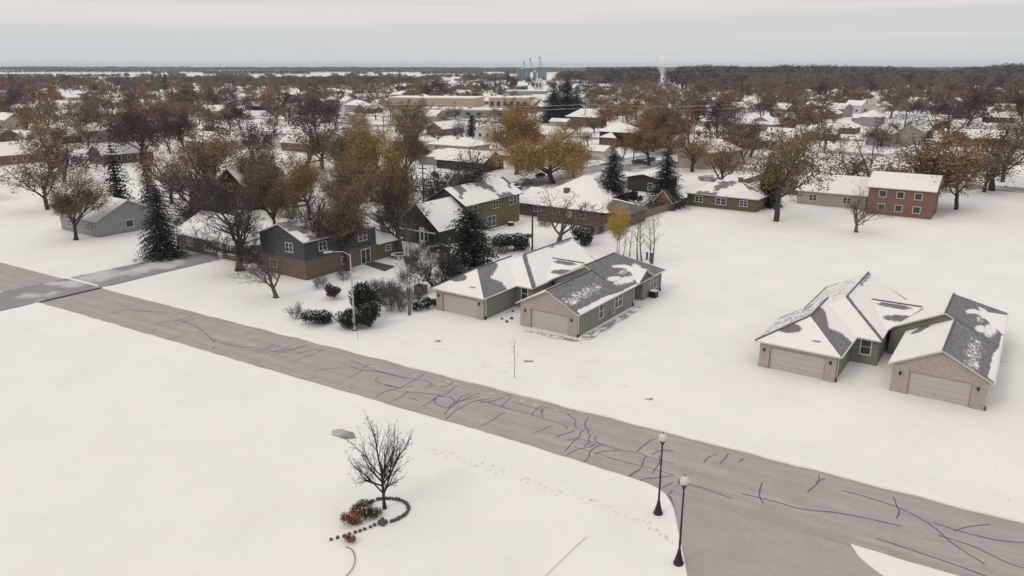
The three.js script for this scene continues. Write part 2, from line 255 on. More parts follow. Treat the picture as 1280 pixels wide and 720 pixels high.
// tar-sealed cracks, as they run in the photograph
function spline(pts, n = 5) { const c = new THREE.CatmullRomCurve3(pts.map(p => new THREE.Vector3(p[0], 0, p[1]))); return c.getPoints((pts.length - 1) * n).map(p => [p.x, p.z]); }
const CR = [
  [[-15.54, -67.41], [-13.96, -66.0], [-12.22, -64.63], [-10.21, -63.5], [-8.66, -62.77]], [[-15.2, -65.8], [-14.41, -65.21], [-13.96, -64.82], [-14.26, -64.06], [-14.69, -63.32]], [[-14.0, -65.41], [-13.62, -66.19], [-13.24, -66.59]],
  [[-14.0, -65.02], [-12.59, -64.63], [-10.82, -63.69], [-9.53, -62.77]], [[-12.31, -62.59], [-12.19, -63.14], [-11.78, -63.32]], [[-12.31, -62.59], [-11.69, -61.88], [-10.61, -61.35], [-9.84, -60.92]], [[-9.84, -60.92], [-9.14, -62.05], [-8.66, -62.77], [-8.08, -64.06]],
  [[-8.66, -62.77], [-7.76, -62.41], [-7.11, -61.7], [-7.5, -61.35]], [[-6.33, -61.0], [-5.6, -61.52], [-5.23, -62.23]], [[-11.2, -61.52], [-10.2, -61.0], [-9.48, -60.83], [-8.79, -61.52]], [[-11.68, -58.99], [-11.09, -59.98], [-10.04, -60.83], [-9.52, -61.18]],
  [[-10.13, -58.19], [-9.38, -59.16], [-9.06, -60.32]], [[-9.01, -59.98], [-8.11, -59.98], [-7.17, -59.65], [-6.26, -59.49]], [[-8.88, -58.99], [-8.36, -58.67], [-7.97, -58.19]], [[-7.45, -57.25], [-6.92, -57.88], [-6.42, -58.99], [-5.66, -59.65], [-5.19, -60.83], [-4.82, -61.52]],
  [[-6.26, -59.49], [-6.56, -58.35], [-6.43, -57.72], [-5.84, -57.1], [-5.48, -56.79]], [[-6.23, -59.16], [-5.33, -58.99], [-4.86, -58.19], [-5.07, -57.41], [-5.42, -56.79]], [[-4.85, -58.03], [-4.07, -58.51], [-3.43, -59.32], [-2.77, -59.82]],
  [[-5.51, -55.6], [-5.1, -56.95], [-4.57, -57.88], [-3.8, -58.51], [-2.74, -59.16]], [[-5.31, -54.73], [-4.71, -56.19], [-3.99, -57.25], [-3.11, -58.19], [-2.43, -58.19], [-1.2, -57.25], [0.0, -56.57]], [[-2.63, -53.48], [-1.66, -54.45], [-0.97, -55.6], [-0.52, -56.04]],
  [[-0.93, -56.95], [-0.54, -57.88], [-0.07, -58.99]], [[-3.11, -58.19], [-2.31, -58.51], [-1.77, -58.67]], [[-5.27, -56.64], [-4.7, -57.88], [-4.37, -58.99], [-3.6, -59.82]], [[-2.69, -57.88], [-1.62, -58.19], [-0.55, -59.16], [0.0, -59.49]],
  [[-7.74, -61.0], [-7.2, -61.18], [-6.66, -61.52]], [[0.0, -58.03], [1.0, -57.41], [1.85, -56.79], [2.62, -56.19]], [[0.0, -56.57], [1.17, -55.9], [2.38, -55.02], [3.43, -54.31], [4.21, -53.61], [4.3, -53.07]], [[1.62, -55.45], [1.77, -56.19], [2.11, -56.79], [2.53, -57.25]],
  [[2.51, -55.16], [2.42, -56.19], [2.64, -56.79], [2.98, -56.95]], [[1.54, -52.27], [2.3, -52.94], [3.21, -53.75]], [[4.5, -55.9], [4.71, -55.31], [5.11, -54.59], [4.92, -53.89], [5.06, -53.21]], [[6.12, -55.16], [5.73, -53.75], [5.9, -52.94], [5.84, -52.27]],
  [[3.35, -51.75], [4.06, -52.27], [4.9, -52.8]], [[4.23, -51.24], [5.06, -51.75], [5.38, -52.67], [5.73, -53.07]], [[3.87, -49.51], [4.35, -50.48], [4.84, -51.36], [5.23, -51.62]], [[3.95, -48.92], [4.46, -49.51], [5.2, -49.99], [5.76, -50.24], [6.22, -50.61]],
  [[6.08, -52.27], [5.82, -51.49], [5.83, -50.98], [5.36, -50.36]], [[6.49, -52.01], [6.25, -51.49], [6.53, -50.73], [6.69, -50.61]], [[6.83, -50.73], [6.16, -50.12], [5.75, -49.51], [5.48, -48.57], [4.94, -47.66]], [[4.52, -50.36], [5.19, -49.87], [5.86, -49.51], [6.51, -49.04], [7.47, -48.34], [9.21, -47.43], [11.17, -46.24]],
  [[5.22, -51.49], [6.01, -50.98], [6.69, -50.61], [7.41, -50.12], [7.89, -49.75], [9.07, -49.39], [10.15, -48.57], [11.49, -47.77]], [[6.0, -49.15], [6.69, -49.51], [7.35, -49.63], [7.9, -49.81]], [[9.15, -49.51], [9.84, -50.48], [10.37, -51.11], [10.86, -51.49]],
  [[10.18, -49.04], [10.67, -49.51], [11.19, -49.75], [11.85, -49.51]], [[8.1, -46.02], [8.97, -46.99], [9.23, -47.54], [9.57, -48.57], [9.79, -48.8]], [[7.89, -45.71], [8.46, -46.56], [8.95, -46.88]], [[8.51, -45.19], [9.09, -45.71], [9.77, -45.81], [11.15, -46.13]], [[10.08, -44.58], [10.59, -44.99], [10.98, -45.29]], [[10.35, -43.8], [10.77, -44.29]],
];
{ // the same mesh of cracks goes on along the street, beyond what the photograph shows
  const r = mulberry(501);
  for (let k = 0; k < 46; k++) {
    const left = k % 2 === 0, s0 = left ? lerp(-34, 2, r()) : lerp(34, 62, r()), t0 = lerp(.5, 6.9, r()), long = r() < .35; let a = long ? (r() - .5) * .25 : (r() < .5 ? 1 : -1) * lerp(.9, 1.7, r()), s = s0, t = t0; const pts = [];
    for (let i = 0; i < (long ? 6 : 4); i++) { if (t > .4 && t < 7.1) pts.push(st(s, t)); s += Math.cos(a) * (long ? 1.9 : .9); t += Math.sin(a) * (long ? 1.9 : .9); a += (r() - .5) * .8; }
    if (pts.length > 1) CR.push(pts);
  }
}
CR.forEach((p, i) => { const o = strip('tar_line', spline(p), i === 26 || i === 27 || i === 40 || i === 41 ? .065 : .085, -.0955 + (i % 9) * .0007, M.tar, street, .5, i); });
// thin leftover ridges of packed snow along the far edge
for (const [s0, s1, t] of [[11.5, 16.5, .75], [17, 24, .85], [1, 5, 1.1]]) strip('snow_streak', Array.from({ length: 60 }, (_, i) => st(lerp(s0, s1, i / 59), t + .2 * fbm(i * .15, s0, 5, 2))), f => .07 * smooth(.42, .62, fbm(f * 17, s0, 8, 2)), -.094, M.snowCap, street, .9, s0);
// plain streets of the town behind, bared to grey; they follow the grid of the houses
const VD = [.5693, -.8221], UD = [.8221, .5693];
M.farAsphalt = new THREE.MeshStandardMaterial({ roughness: .95, map: rep(dataTex(256, 256, (u, v) => { const a = tfbm(u, v, 6, 91, 5), k = lerp(.25, .5, smooth(.42, .72, a)); return [k, k * .965, k * .945]; }), 17) });
const along = (a, d, l0, l1, n = 24) => { const o = []; for (let i = 0; i <= n; i++) { const l = lerp(l0, l1, i / n); o.push([a[0] + d[0] * l, a[1] + d[1] * l]); } return o; };
struct(strip('back_street', along([12.24, -191.93], VD, -150, 420), 8, .06, M.farAsphalt, null, .12, 4));
struct(strip('cross_street', along([35.78, -225.81], UD, -170, 150), 8.5, .066, M.farAsphalt, null, .12, 5));
struct(strip('far_street', along([-28.5, -341.21], UD, -300, 420), 9, .06, M.farAsphalt, null, .1, 6));
struct(strip('driveway', along([36.77, -214.49], VD, -14, 14, 8), 9, .072, M.farAsphalt, null, .3, 7));

// ---------------------------------------------------------------- house pieces
const cacheG = {};
function windowPart(parent, p, face, w, h, o = {}) {                      // face: 0 looks to +z, 1 to +x, 2 to -z, 3 to -x
  const key = ['w', w, h, o.mull || 0, o.fw || 0].join(), fw = o.fw || .09, mull = o.mull || 0;
  if (!cacheG[key]) {
    const f = new GB(), d = .055; f.box(-w / 2, w / 2, h / 2 - fw, h / 2, 0, d); f.box(-w / 2, -w / 2 + fw, -h / 2 + fw, h / 2 - fw, 0, d); f.box(w / 2 - fw, w / 2, -h / 2 + fw, h / 2 - fw, 0, d); f.box(-w / 2 - .05, w / 2 + .05, -h / 2, -h / 2 + fw, 0, d + .05);
    for (let k = 1; k <= mull; k++) { const x = -w / 2 + w * k / (mull + 1); f.box(x - fw * .55, x + fw * .55, -h / 2 + fw, h / 2 - fw, 0, d); }
    const n = mull + 1, pw = (w - 2 * fw) / n, g = new GB(); g.box(-pw / 2 + .002, pw / 2 - .002, -h / 2 + fw, h / 2 - fw, .004, .02);
    if (!o.plain) { const s = new GB(); s.box(-pw / 2, pw / 2, -.022, .022, .02, .034); cacheG[key + 's'] = s.geo(); }
    cacheG[key] = f.geo(); cacheG[key + 'g'] = g.geo();
  }
  const m = mesh('window', cacheG[key], o.frame || M.white, parent); m.position.set(...p); m.rotation.y = face * Math.PI / 2;
  const n = mull + 1, pw = (w - 2 * fw) / n;
  for (let k = 0; k < n; k++) { const g = mesh('pane', cacheG[key + 'g'], M.glass, m); g.position.x = -w / 2 + fw + pw * (k + .5); if (cacheG[key + 's']) { const s = mesh('sash_bar', cacheG[key + 's'], o.frame || M.white, m); s.position.x = g.position.x; } }
  return m;
}
function doorPart(parent, p, face, w, h, m) {
  const key = ['d', w, h].join();
  if (!cacheG[key]) { const f = new GB(); f.box(-w / 2, w / 2, 0, h, .003, .05); f.box(-w / 2 - .09, -w / 2, 0, h + .09, .003, .075); f.box(w / 2, w / 2 + .09, 0, h + .09, .003, .075); f.box(-w / 2, w / 2, h, h + .09, .003, .075); cacheG[key] = f.geo(); const k = new GB(); k.lathe([[.001, -.035], [.035, 0], [.001, .035]], 6); cacheG[key + 'k'] = k.geo(); }
  const o = mesh('door', cacheG[key], m, parent); o.position.set(...p); o.rotation.y = face * Math.PI / 2;
  const k = mesh('handle', cacheG[key + 'k'], M.greyMetal, o); k.position.set(w / 2 - .1, 1, .085); return o;
}
function garageDoor(parent, p, face, w, h, m) {
  const f = new GB(), fr = .12; f.box(-w / 2 - fr, -w / 2, 0, h + fr, .002, .05); f.box(w / 2, w / 2 + fr, 0, h + fr, .002, .05); f.box(-w / 2, w / 2, h, h + fr, .002, .05);
  const o = f.build('garage_door', M.trimPink, parent); o.position.set(...p); o.rotation.y = face * Math.PI / 2;
  const key = ['gd', w, h].join();
  if (!cacheG[key]) { const s = new GB(), ph = h / 4, n = 8, pw = w / n; s.box(-w / 2, w / 2, .004, ph - .008, .002, .022); for (let k = 0; k < n; k++) s.box(-w / 2 + k * pw + .09, -w / 2 + (k + 1) * pw - .09, .1, ph - .1, .022, .034); cacheG[key] = s.geo(); }
  for (let k = 0; k < 4; k++) { const s = mesh('door_panel', cacheG[key], m, o); s.position.y = k * h / 4; }
  return o;
}
M.trimPink = mat(lin(.33, .285, .26), .75);
// a roof plane as a slab: pts run round it, e along the eave, s up the slope, o the lower start of the eave; uv spans wm x hm
function slope(pts, o, e, wm, hm, name, material, parent, thick = .13, edge, metres) {
  let P = pts; const c = nrm(P[0], P[1], P[2]); if (c[1] < 0) P = [...P].reverse(); const n = nrm(P[0], P[1], P[2]); const su = unit(e); let sv = unit(cross(n, su)); if (sv[1] < 0) sv = sv.map(x => -x);
  const b = new GB(), uv = p => { const q = sub(p, o); return metres ? [dot(q, su), dot(q, sv)] : [dot(q, su) / wm, dot(q, sv) / hm]; };
  for (let i = 1; i + 1 < P.length; i++) for (const p of [P[0], P[i], P[i + 1]]) b.v(p, n, uv(p));
  const m = b.build(name, material, parent);
  const f = edge || new GB(), dn = [0, -thick, 0];
  for (let i = 0; i < P.length; i++) { const a = P[i], q = P[(i + 1) % P.length]; f.quad(add(a, dn), add(q, dn), q, a); }
  for (let i = 1; i + 1 < P.length; i++) f.tri(add(P[0], dn), add(P[i + 1], dn), add(P[i], dn));
  if (!edge) f.build('fascia', M.trim, parent);
  return m;
}
// planes of a plain roof. ridge: 'x' or 'z'; ends: 'g' gable or 'h' hip
function roofPolys(x0, x1, z0, z1, eh, rh, ridge, e0 = 'g', e1 = 'g', ov = .4) {
  const sw = ridge === 'z', T = (a, y, b) => sw ? [b, y, a] : [a, y, b];   // a runs along the ridge, b across it
  let [a0, a1, b0, b1] = sw ? [z0, z1, x0, x1] : [x0, x1, z0, z1]; a0 -= ov; a1 += ov;
  const half = (b1 - b0) / 2, sl = (rh - eh) / half, ey = eh - sl * ov, mid = (b0 + b1) / 2; b0 -= ov; b1 += ov;
  const r0 = e0 === 'h' ? a0 + half + ov : a0, r1 = e1 === 'h' ? a1 - half - ov : a1, out = [];
  out.push({ pts: [T(a0, ey, b0), T(a1, ey, b0), T(r1, rh, mid), T(r0, rh, mid)], o: T(a0, ey, b0), e: T(1, 0, 0) });
  out.push({ pts: [T(a0, ey, b1), T(a1, ey, b1), T(r1, rh, mid), T(r0, rh, mid)], o: T(a0, ey, b1), e: T(1, 0, 0) });
  if (e0 === 'h') out.push({ pts: [T(a0, ey, b0), T(a0, ey, b1), T(r0, rh, mid)], o: T(a0, ey, b0), e: T(0, 0, 1) });
  if (e1 === 'h') out.push({ pts: [T(a1, ey, b0), T(a1, ey, b1), T(r1, rh, mid)], o: T(a1, ey, b0), e: T(0, 0, 1) });
  return out;
}
function gableTri(b, ridge, at, x0, x1, eh, rh, out) {                    // the triangle of wall under a gable roof
  const mid = (x0 + x1) / 2, P = (x, y) => ridge === 'z' ? [x, y, at] : [at, y, x]; b.uvo = [0, 0];
  const t = [P(x0, eh), P(x1, eh), P(mid, rh)]; const n = nrm(...t); const want = ridge === 'z' ? n[2] * out : n[0] * out;
  const q = want > 0 ? t : [t[0], t[2], t[1]]; b.tri(q[0], q[1], q[2], null, ...q.map(p => [ridge === 'z' ? p[0] : p[2], p[1]]));
}
// a plain house: box walls, a pitched roof under snow, windows and doors as listed
function house(o) {
  const t = thing(o.name || 'house', o.label, o.cat || 'house', o.at, o.turn ?? GRID, o.group);
  const { w, d, h, rh } = o, x0 = -w / 2, x1 = w / 2, z0 = -d / 2, z1 = d / 2, ridge = o.ridge || 'x', e0 = o.e0 || 'g', e1 = o.e1 || 'g';
  const b = new GB(); if (o.lower) { const l = new GB(); l.box(x0, x1, -.4, o.lowerH, z0, z1); l.build('lower_wall', o.lower, t); b.box(x0, x1, o.lowerH, h, z0, z1); } else b.box(x0, x1, -.4, h, z0, z1);
  const top = rh - .06;
  if (ridge === 'x') { if (e0 === 'g') gableTri(b, 'x', x0, z0, z1, h, top, -1); if (e1 === 'g') gableTri(b, 'x', x1, z0, z1, h, top, 1); } else { if (e0 === 'g') gableTri(b, 'z', z0, x0, x1, h, top, -1); if (e1 === 'g') gableTri(b, 'z', z1, x0, x1, h, top, 1); }
  b.build('wall', o.wall, t);
  const edge = new GB(), polys = roofPolys(x0, x1, z0, z1, h + .02, rh, ridge, e0, e1, o.ov ?? .45); const roof = new THREE.Group(); roof.name = 'roof'; t.add(roof);
  for (const q of polys) slope(q.pts, add(q.o, q.e, -100 * (1 + hash2(o.at[0] * 10, o.at[1] * 10, 3))), q.e, 1, 1, 'roof_slope', o.roof || snowRoof[0], roof, .16, edge, true);
  edge.build('fascia', o.trim || M.trim, roof);
  for (const [face, u, y, ww, hh2, mull] of o.win || []) windowPart(t, face % 2 ? [face === 1 ? x1 : x0, y, face === 1 ? -u : u] : [face === 0 ? u : -u, y, face === 0 ? z1 : z0], face, ww, hh2, { mull, frame: o.frame, plain: o.plain });
  for (const [face, u, ww, hh2, m] of o.doors || []) doorPart(t, face % 2 ? [face === 1 ? x1 : x0, 0, face === 1 ? -u : u] : [face === 0 ? u : -u, 0, face === 0 ? z1 : z0], face, ww, hh2, m || M.white);
  for (const [cx, cz, s, top2, m] of o.chimney || []) { const c = new GB(); c.box(cx - s, cx + s, h, top2, cz - s, cz + s); c.box(cx - s - .06, cx + s + .06, top2, top2 + .12, cz - s - .06, cz + s + .06); c.build('chimney', m || M.brickBrown, roof); }
  return t;
}
const GRID = -34.7 * Math.PI / 180;

Object.assign(M, { dark: mat(lin(.045, .038, .033), .85), stonePale: mat(lin(.3, .275, .25), .95), stoneDark: mat(lin(.085, .075, .068), .95), redDoor: mat(lin(.16, .06, .05), .8), steelBlue: mat(lin(.15, .185, .24), .55), steelPale: mat(lin(.5, .52, .54), .6), steelDark: mat(lin(.06, .065, .075), .7), paintPale: mat(lin(.8, .79, .76), .6), poleGrey: mat(lin(.42, .40, .375), .7), cable: mat(lin(.2, .185, .17), .8), wire: mat(lin(.42, .40, .39), .7), utilGreen: mat(lin(.085, .09, .085), .7), fenceTaupe: mat(lin(.2, .165, .14), .95), brickishWood: mat(lin(.12, .085, .066), .95), patio: mat(lin(.085, .068, .062), .95), deadGrass: mat(lin(.16, .13, .09), .95, { side: THREE.DoubleSide }), carBlack: mat(lin(.015, .015, .017), .35), carBlue: mat(lin(.02, .035, .075), .35), bareRoof: new THREE.MeshStandardMaterial({ roughness: .95, map: rep(dataTex(256, 256, (u, v) => { const c = shingle(u * 8, v * 8, 6); return [c[0] * .72, c[1] * .64, c[2] * .6]; }), 8) }) });
function mesh1(name, g, m) { return mesh(numbered(name), g, m, scene); }
function struct0(name, xz, fn, m) { const b = new GB(); fn(b); const o = mesh(numbered(name), b.geo(), m, scene); o.position.set(xz[0], 0, xz[1]); o.rotation.y = GRID; return o; }

// ---------------------------------------------------------------- the duplex
const MIDCOVER = {
  gr(u, v) {   // u: 0 at the front .. 10 at the rear, v: 0 at the eave .. 4.1 at the ridge
    let c = .14;
    c = Math.max(c, .50 * blob(u, v, 2.0, 2.0, 2.4, .95, .03)); c = Math.max(c, .455 * blob(u, v, 5.4, 2.1, 3.8, .85, .03)); c = Math.max(c, .66 * blob(u, v, 1.5, 1.6, .9, .34));
    const w = lerp(.48, .12, smooth(6, 10, u)); c = Math.max(c, 1 - smooth(w - .1, w + .25, v) * 1 - .0); if (u < .5) c = Math.min(c, .3);
    return c;
  },
  mr(u, v) {   // u: 0 where the taller part starts .. 12 at the rear corner
    let c = .12;
    c = Math.max(c, blob(u, v, 1.7, 2.05, 1.3, .42, -.15)); c = Math.max(c, .95 * blob(u, v, 3.3, 1.2, 2.6, .55, -.1)); c = Math.max(c, .9 * blob(u, v, 5.5, 3.15, 1.6, .35, -.3)); c = Math.max(c, .9 * blob(u, v, 6.2, 2.35, .55, 1.0, .35)); c = Math.max(c, .8 * blob(u, v, 7.9, 2.2, .8, .6)); c = Math.max(c, .5 * blob(u, v, 4.5, 2.3, 1.6, .45));
    c = Math.max(c, (u < 4) ? .9 - smooth(.05, .3, v) : 0);
    return c;
  },
  ml(u, v) {   // u from the front hip's foot to the rear
    let c = 1; const hip = v - u * .88;                                     // the bared strip beside the front hip
    c -= smooth(.95, .25, Math.abs(u - v * .87 - .25)) * 1.0;
    c -= .95 * blob(u, v, 9.2, 1.45, 1.5, .42, -.16) ;
    if (u > 10) c -= smooth(.55, .2, 4.75 - v) * .5;
    return c;
  },
  glRight(u, v) { const b = 4.7 + 2.6 * smooth(2.3, 3.9, v) - .5 * smooth(1.2, 2.2, v) * smooth(3, 2.2, v); return .06 + .94 * smooth(b - .7, b + .7, u); },
  glFront(u, v) { let c = .95; c -= smooth(1.25, .55, Math.hypot((u - 2.2) * .75, (v - 2.35) * 1.3)) * 1.1; c -= .7 * blob(u, v, 5.1, 1.3, .38, .14); return c; },
  full: () => 1,
};
function duplex(at, turn, label) {
  const t = thing('duplex_house', label, 'house', at, turn, 'low duplex houses');
  const roof = new THREE.Group(); roof.name = 'roof'; t.add(roof); const edge = new GB();
  const S = (pts, o, e, wm, hm, m) => slope(pts, o, e, wm, hm, 'roof_slope', m, roof, .15, edge);
  // walls: brick fronts, lapped sides
  const brick = new GB(), side = new GB(), e = 2.72;
  brick.box(-7.04, -5.72, -.4, 2.14, -.22, 0); brick.box(-1.02, 0, -.4, 2.14, -.22, 0); brick.box(-7.04, 0, 2.14, e, -.22, 0); gableTri(brick, 'z', 0, -7.04, 0, e, 4.46, 1);
  brick.build('brick_front', M.brickPink, t); const brick2 = new GB(); brick2.box(-18.1, -17.18, -.4, 2.14, .78, 1); brick2.box(-12.22, -11.35, -.4, 2.14, .78, 1); brick2.box(-18.1, -11.35, 2.14, e, .78, 1); brick2.build('brick_front', M.brickPink, t);
  side.box(-.2, 0, -.4, e, -13.4, -.22); side.box(-7.04, -6.84, -.4, e, -9.6, -.22);
  side.box(-1.5, -1.3, -.4, e, -15.7, -13.2); side.box(-1.5, -.2, -.4, e, -13.4, -13.2); side.box(-1.3, 0, -.4, e, -15.9, -15.7); side.box(-.2, 0, -.4, e, -21.1, -15.9);
  gableTri(side, 'x', .001, -17.8, -13.7, e, 3.86, 1); side.quad([-.3, e, -13.4], [0, e, -13.4], [0, e, -15.7], [-.3, e, -15.7]);
  side.box(-8.7, -.2, -.4, e, -21.1, -20.9); side.box(-8.7, -7.04, -.4, e, -9.8, -9.6); gableTri(side, 'z', -9.6, -8.7, 0, e, 4.95, 1);
  side.box(-11.55, -11.35, -.4, e, -5.4, .78); side.box(-18.1, -17.9, -.4, e, -5.4, .78);
  side.box(-18.1, -9.0, -.4, e, -5.6, -5.4); side.box(-9.2, -9.0, -.4, e, -9.8, -5.6); side.box(-17.3, -17.1, -.4, e, -20.4, -5.6); side.box(-17.1, -8.7, -.4, e, -20.4, -20.2); gableTri(side, 'z', -20.4, -17.3, -8.8, e, 4.95, -1);
  side.build('siding', M.sidingOlive, t);
  // roofs
  const A = MIDCOVER, ge = 2.62, rx = -3.52, rh = 4.62, ox = .36, sl = (rh - ge) / (ox - rx);
  const at2 = X => ge + (ox - X) * sl;
  const mGR = roofMat(10, 4.45, A.gr, 101), mMR = roofMat(12.2, 5.4, A.mr, 103), mML = roofMat(16, 4.9, A.ml, 105), mGLr = roofMat(9, 4.5, A.glRight, 107), mGLf = roofMat(7.6, 4.5, A.glFront, 109), mW = snowRoof[3];
  // garage wing on the right, gable to the front
  S([[ox, ge, .4], [ox, ge, -9.5], [rx, rh, -9.5], [rx, rh, .4]], [ox, ge, .4], [0, 0, -1], 10, 4.45, mGR);
  S([[-7.4, ge, .4], [-7.4, ge, -9.5], [rx, rh, -9.5], [rx, rh, .4]], [-7.4, ge, .4], [0, 0, -1], 10, 4.45, roofMat(10, 4.45, (u, v) => .95 - (u > 8 ? .8 * blob(u, v, 9, 1.4, 1.6, .5, .4) : 0), 111));
  // the body behind it: wider and so taller, hipped at the rear
  const mx = -4.4, mh = at2(mx), lx = 2 * mx - ox;
  S([[ox, ge, -9.503], [ox, ge, -21.5], [mx, mh, -16.75], [mx, mh, -9.25], [rx, rh + .0, -9.25], [rx, rh, -9.503]], [ox, ge, -9.3], [0, 0, -1], 12.2, 5.4, mMR);
  S([[lx, ge, -9.25], [lx, ge, -21.5], [mx, mh, -16.75], [mx, mh, -9.25]], [lx, ge, -9.3], [0, 0, -1], 12.2, 5.4, roofMat(12.2, 5.4, (u, v) => 1 - .0 * u, 113));
  S([[ox, ge, -21.5], [lx, ge, -21.5], [mx, mh, -16.75]], [ox, ge, -21.5], [-1, 0, 0], 10, 5.4, roofMat(10, 5.4, () => .25, 114, 16));
  // gable over the entry
  const px = .42, pz = -15.75, ph = 3.98, pe = 2.66, hw = 2.2; const inX = ox - (ph - ge) / sl, in2 = ox - (pe - ge) / sl;
  S([[px, pe, pz + hw], [px, ph, pz], [inX - .1, ph, pz], [in2, pe, pz + hw]], [px, pe, pz + hw], [-1, 0, 0], 3, 3, roofMat(3, 3, (u, v) => .95 - smooth(1.6, 2.4, u) * .1, 115));
  S([[px, pe, pz - hw], [px, ph, pz], [inX - .1, ph, pz], [in2, pe, pz - hw]], [px, pe, pz - hw], [-1, 0, 0], 3, 3, roofMat(3, 3, (u, v) => .3 + .5 * smooth(1, 2.3, v), 116));
  // garage wing on the left, hipped to the front
  const ls = .55, lr = -14.73, lo = -10.96, ll = -18.5, lh = ge + (lo - lr) * ls;
  S([[lo, ge, 1.36], [lo, ge, -7], [lr, lh, -9.8], [lr, lh, 1.36 - 3.77]], [lo, ge, 1.36], [0, 0, -1], 9, 4.5, mGLr);
  S([[ll, ge, 1.36], [lo, ge, 1.36], [lr, lh, 1.36 - 3.77]], [ll, ge, 1.36], [1, 0, 0], 7.6, 4.5, mGLf);
  S([[ll, ge, 1.36], [ll, ge, -7], [lr, lh, -9.8], [lr, lh, 1.36 - 3.77]], [ll, ge, 1.36], [0, 0, -1], 9, 4.5, roofMat(9, 4.5, () => .6, 118, 16));
  // its body, hipped at the front, gabled at the rear
  const bR = -8.83, bX = -13.05, bL = -17.3, bh = ge + (bX - bR) * -.58;
  S([[bR, ge, -5], [bR, ge, -20.8], [bX, bh, -20.8], [bX, bh, -9.2]], [bR, ge, -5], [0, 0, -1], 16, 4.9, mML);
  S([[bL, ge, -5], [bL, ge, -20.8], [bX, bh, -20.8], [bX, bh, -9.2]], [bL, ge, -5], [0, 0, -1], 16, 4.9, roofMat(16, 4.9, () => .7, 119, 16));
  S([[bL, ge, -5], [bR, ge, -5], [bX, bh, -9.2]], [bL, ge, -5], [1, 0, 0], 8.5, 4.9, roofMat(8.5, 4.9, A.full, 120, 20));
  // the saddle between the two bodies
  const sv = [-8.95, 2.66, -8.2], sb = [-8.95, 2.66, -18.4], sa = [-11.35, 4.13, -13.3], sc = [-6.6, 4.13, -13.3];
  S([sv, sc, sa], [-12, 2.66, -8.2], [1, 0, 0], 6, 5.4, roofMat(6, 5.4, (u, v) => .98 - 1.1 * blob(u, v, 3.6, 2.6, 1.1, .55, .3) - 1.0 * blob(u, v, 2.9, 4.7, 1.5, .4, .0), 121));
  S([sb, sc, sa], [-12, 2.66, -18.4], [1, 0, 0], 6, 5.4, roofMat(6, 5.4, A.full, 122, 16));
  edge.build('fascia', M.trim, roof);
  // dark ridge caps where the wind has cleared them
  const cap = (a, b, m = M.ridge) => { const q = new GB(); q.tube([add(a, [0, .035, 0]), add(b, [0, .035, 0])], [.085, .085], 6, null, true); q.build('ridge_cap', m, roof); };
  cap([rx, rh, .4], [rx, rh, -9.2]); cap([mx, mh, -9.25], [mx, mh, -16.75]); cap([bX, bh, -9.6], [bX, bh, -20.8]); cap([lr, lh, -2.4], [lr, lh, -9.4]); cap([sa[0] + .1, sa[1], sa[2]], [sc[0] - .1, sc[1], sc[2]]); cap([lr, lh, 1.36 - 3.77], [ll, ge, 1.36]);
  // eaves: gutters and downspouts
  const gut = (a, b) => { const q = new GB(); q.tube([a, b], [.07, .07], 5, null, true); q.build('gutter', M.white, roof); };
  gut([ox + .05, ge - .03, .38], [ox + .05, ge - .03, -13.3]); gut([ox + .05, ge - .03, -18], [ox + .05, ge - .03, -21.4]); gut([lo + .05, ge - .03, 1.3], [lo + .05, ge - .03, -4.9]);
  const spout = (x, z, m = M.trim) => { const q = new GB(); q.box(x - .05, x + .05, .35, 2.5, z - .05, z + .05); q.build('downspout', m, t); const k = new GB(); k.box(x - .06, x + .06, -.1, .36, z - .06, z + .12); k.build('drain_boot', M.black, t); };
  spout(.08, -.16); spout(.08, -13.1); spout(-11.27, .6); spout(.08, -20.8);
  // doors, windows, lamps, meters
  garageDoor(t, [-3.37, -.02, -.19], 0, 4.46, 2.04, M.doorPink); garageDoor(t, [-14.7, -.02, .81], 0, 4.72, 2.04, M.doorPink);
  windowPart(t, [.002, 1.52, -5.2], 1, 1.0, 1.75); windowPart(t, [.002, 1.72, -9.3], 1, 1.9, 1.75, { mull: 1 }); windowPart(t, [.002, 1.66, -18.75], 1, 1.8, 1.9, { mull: 1 });
  windowPart(t, [-10.1, 1.7, -5.398], 0, 1.0, 1.6);
  doorPart(t, [-1.298, .05, -15.1], 1, .92, 2.05, M.doorPink);
  for (const [x, z] of [[-6.38, 0], [-.62, 0], [-17.66, 1], [-11.82, 1]]) { const l = new GB(); l.box(x - .05, x + .05, 1.72, 1.98, z, z + .05); l.lathe([[.001, 1.98], [.1, 1.9], [.08, 1.66], [.001, 1.62]], 6, x, z + .13); l.build('wall_lantern', M.black, t); }
  { const l = new GB(); l.box(.0, .12, 1.9, 2.15, -13.75, -13.6); l.build('wall_lantern', M.black, t); }
  for (const [z, y, s] of [[-7.35, .75, .17], [-7.95, .55, .1], [-8.35, .62, .08]]) { const m = new GB(); m.box(.002, .14, y - s * 1.3, y + s * 1.3, z - s, z + s); m.lathe([[.001, y + .1], [s * .7, y + .1], [s * .7, y - .1], [.001, y - .1]], 8, .18, z); m.build('utility_meter', z > -7.5 ? M.greyMetal : M.trim, t); }
  // stoop under the gable
  const stoop = new GB(); stoop.box(-1.28, 1.5, -.3, .06, -15.65, -13.45); stoop.build('stoop', M.snow, t);
  return t;
}
M.ridge = mat(lin(.11, .107, .113), .95);
const duplexMain = duplex([6.70, -73.36], GRID, 'low tan duplex with grey hip and gable roofs beside the cracked street, young staked sapling on its lawn');

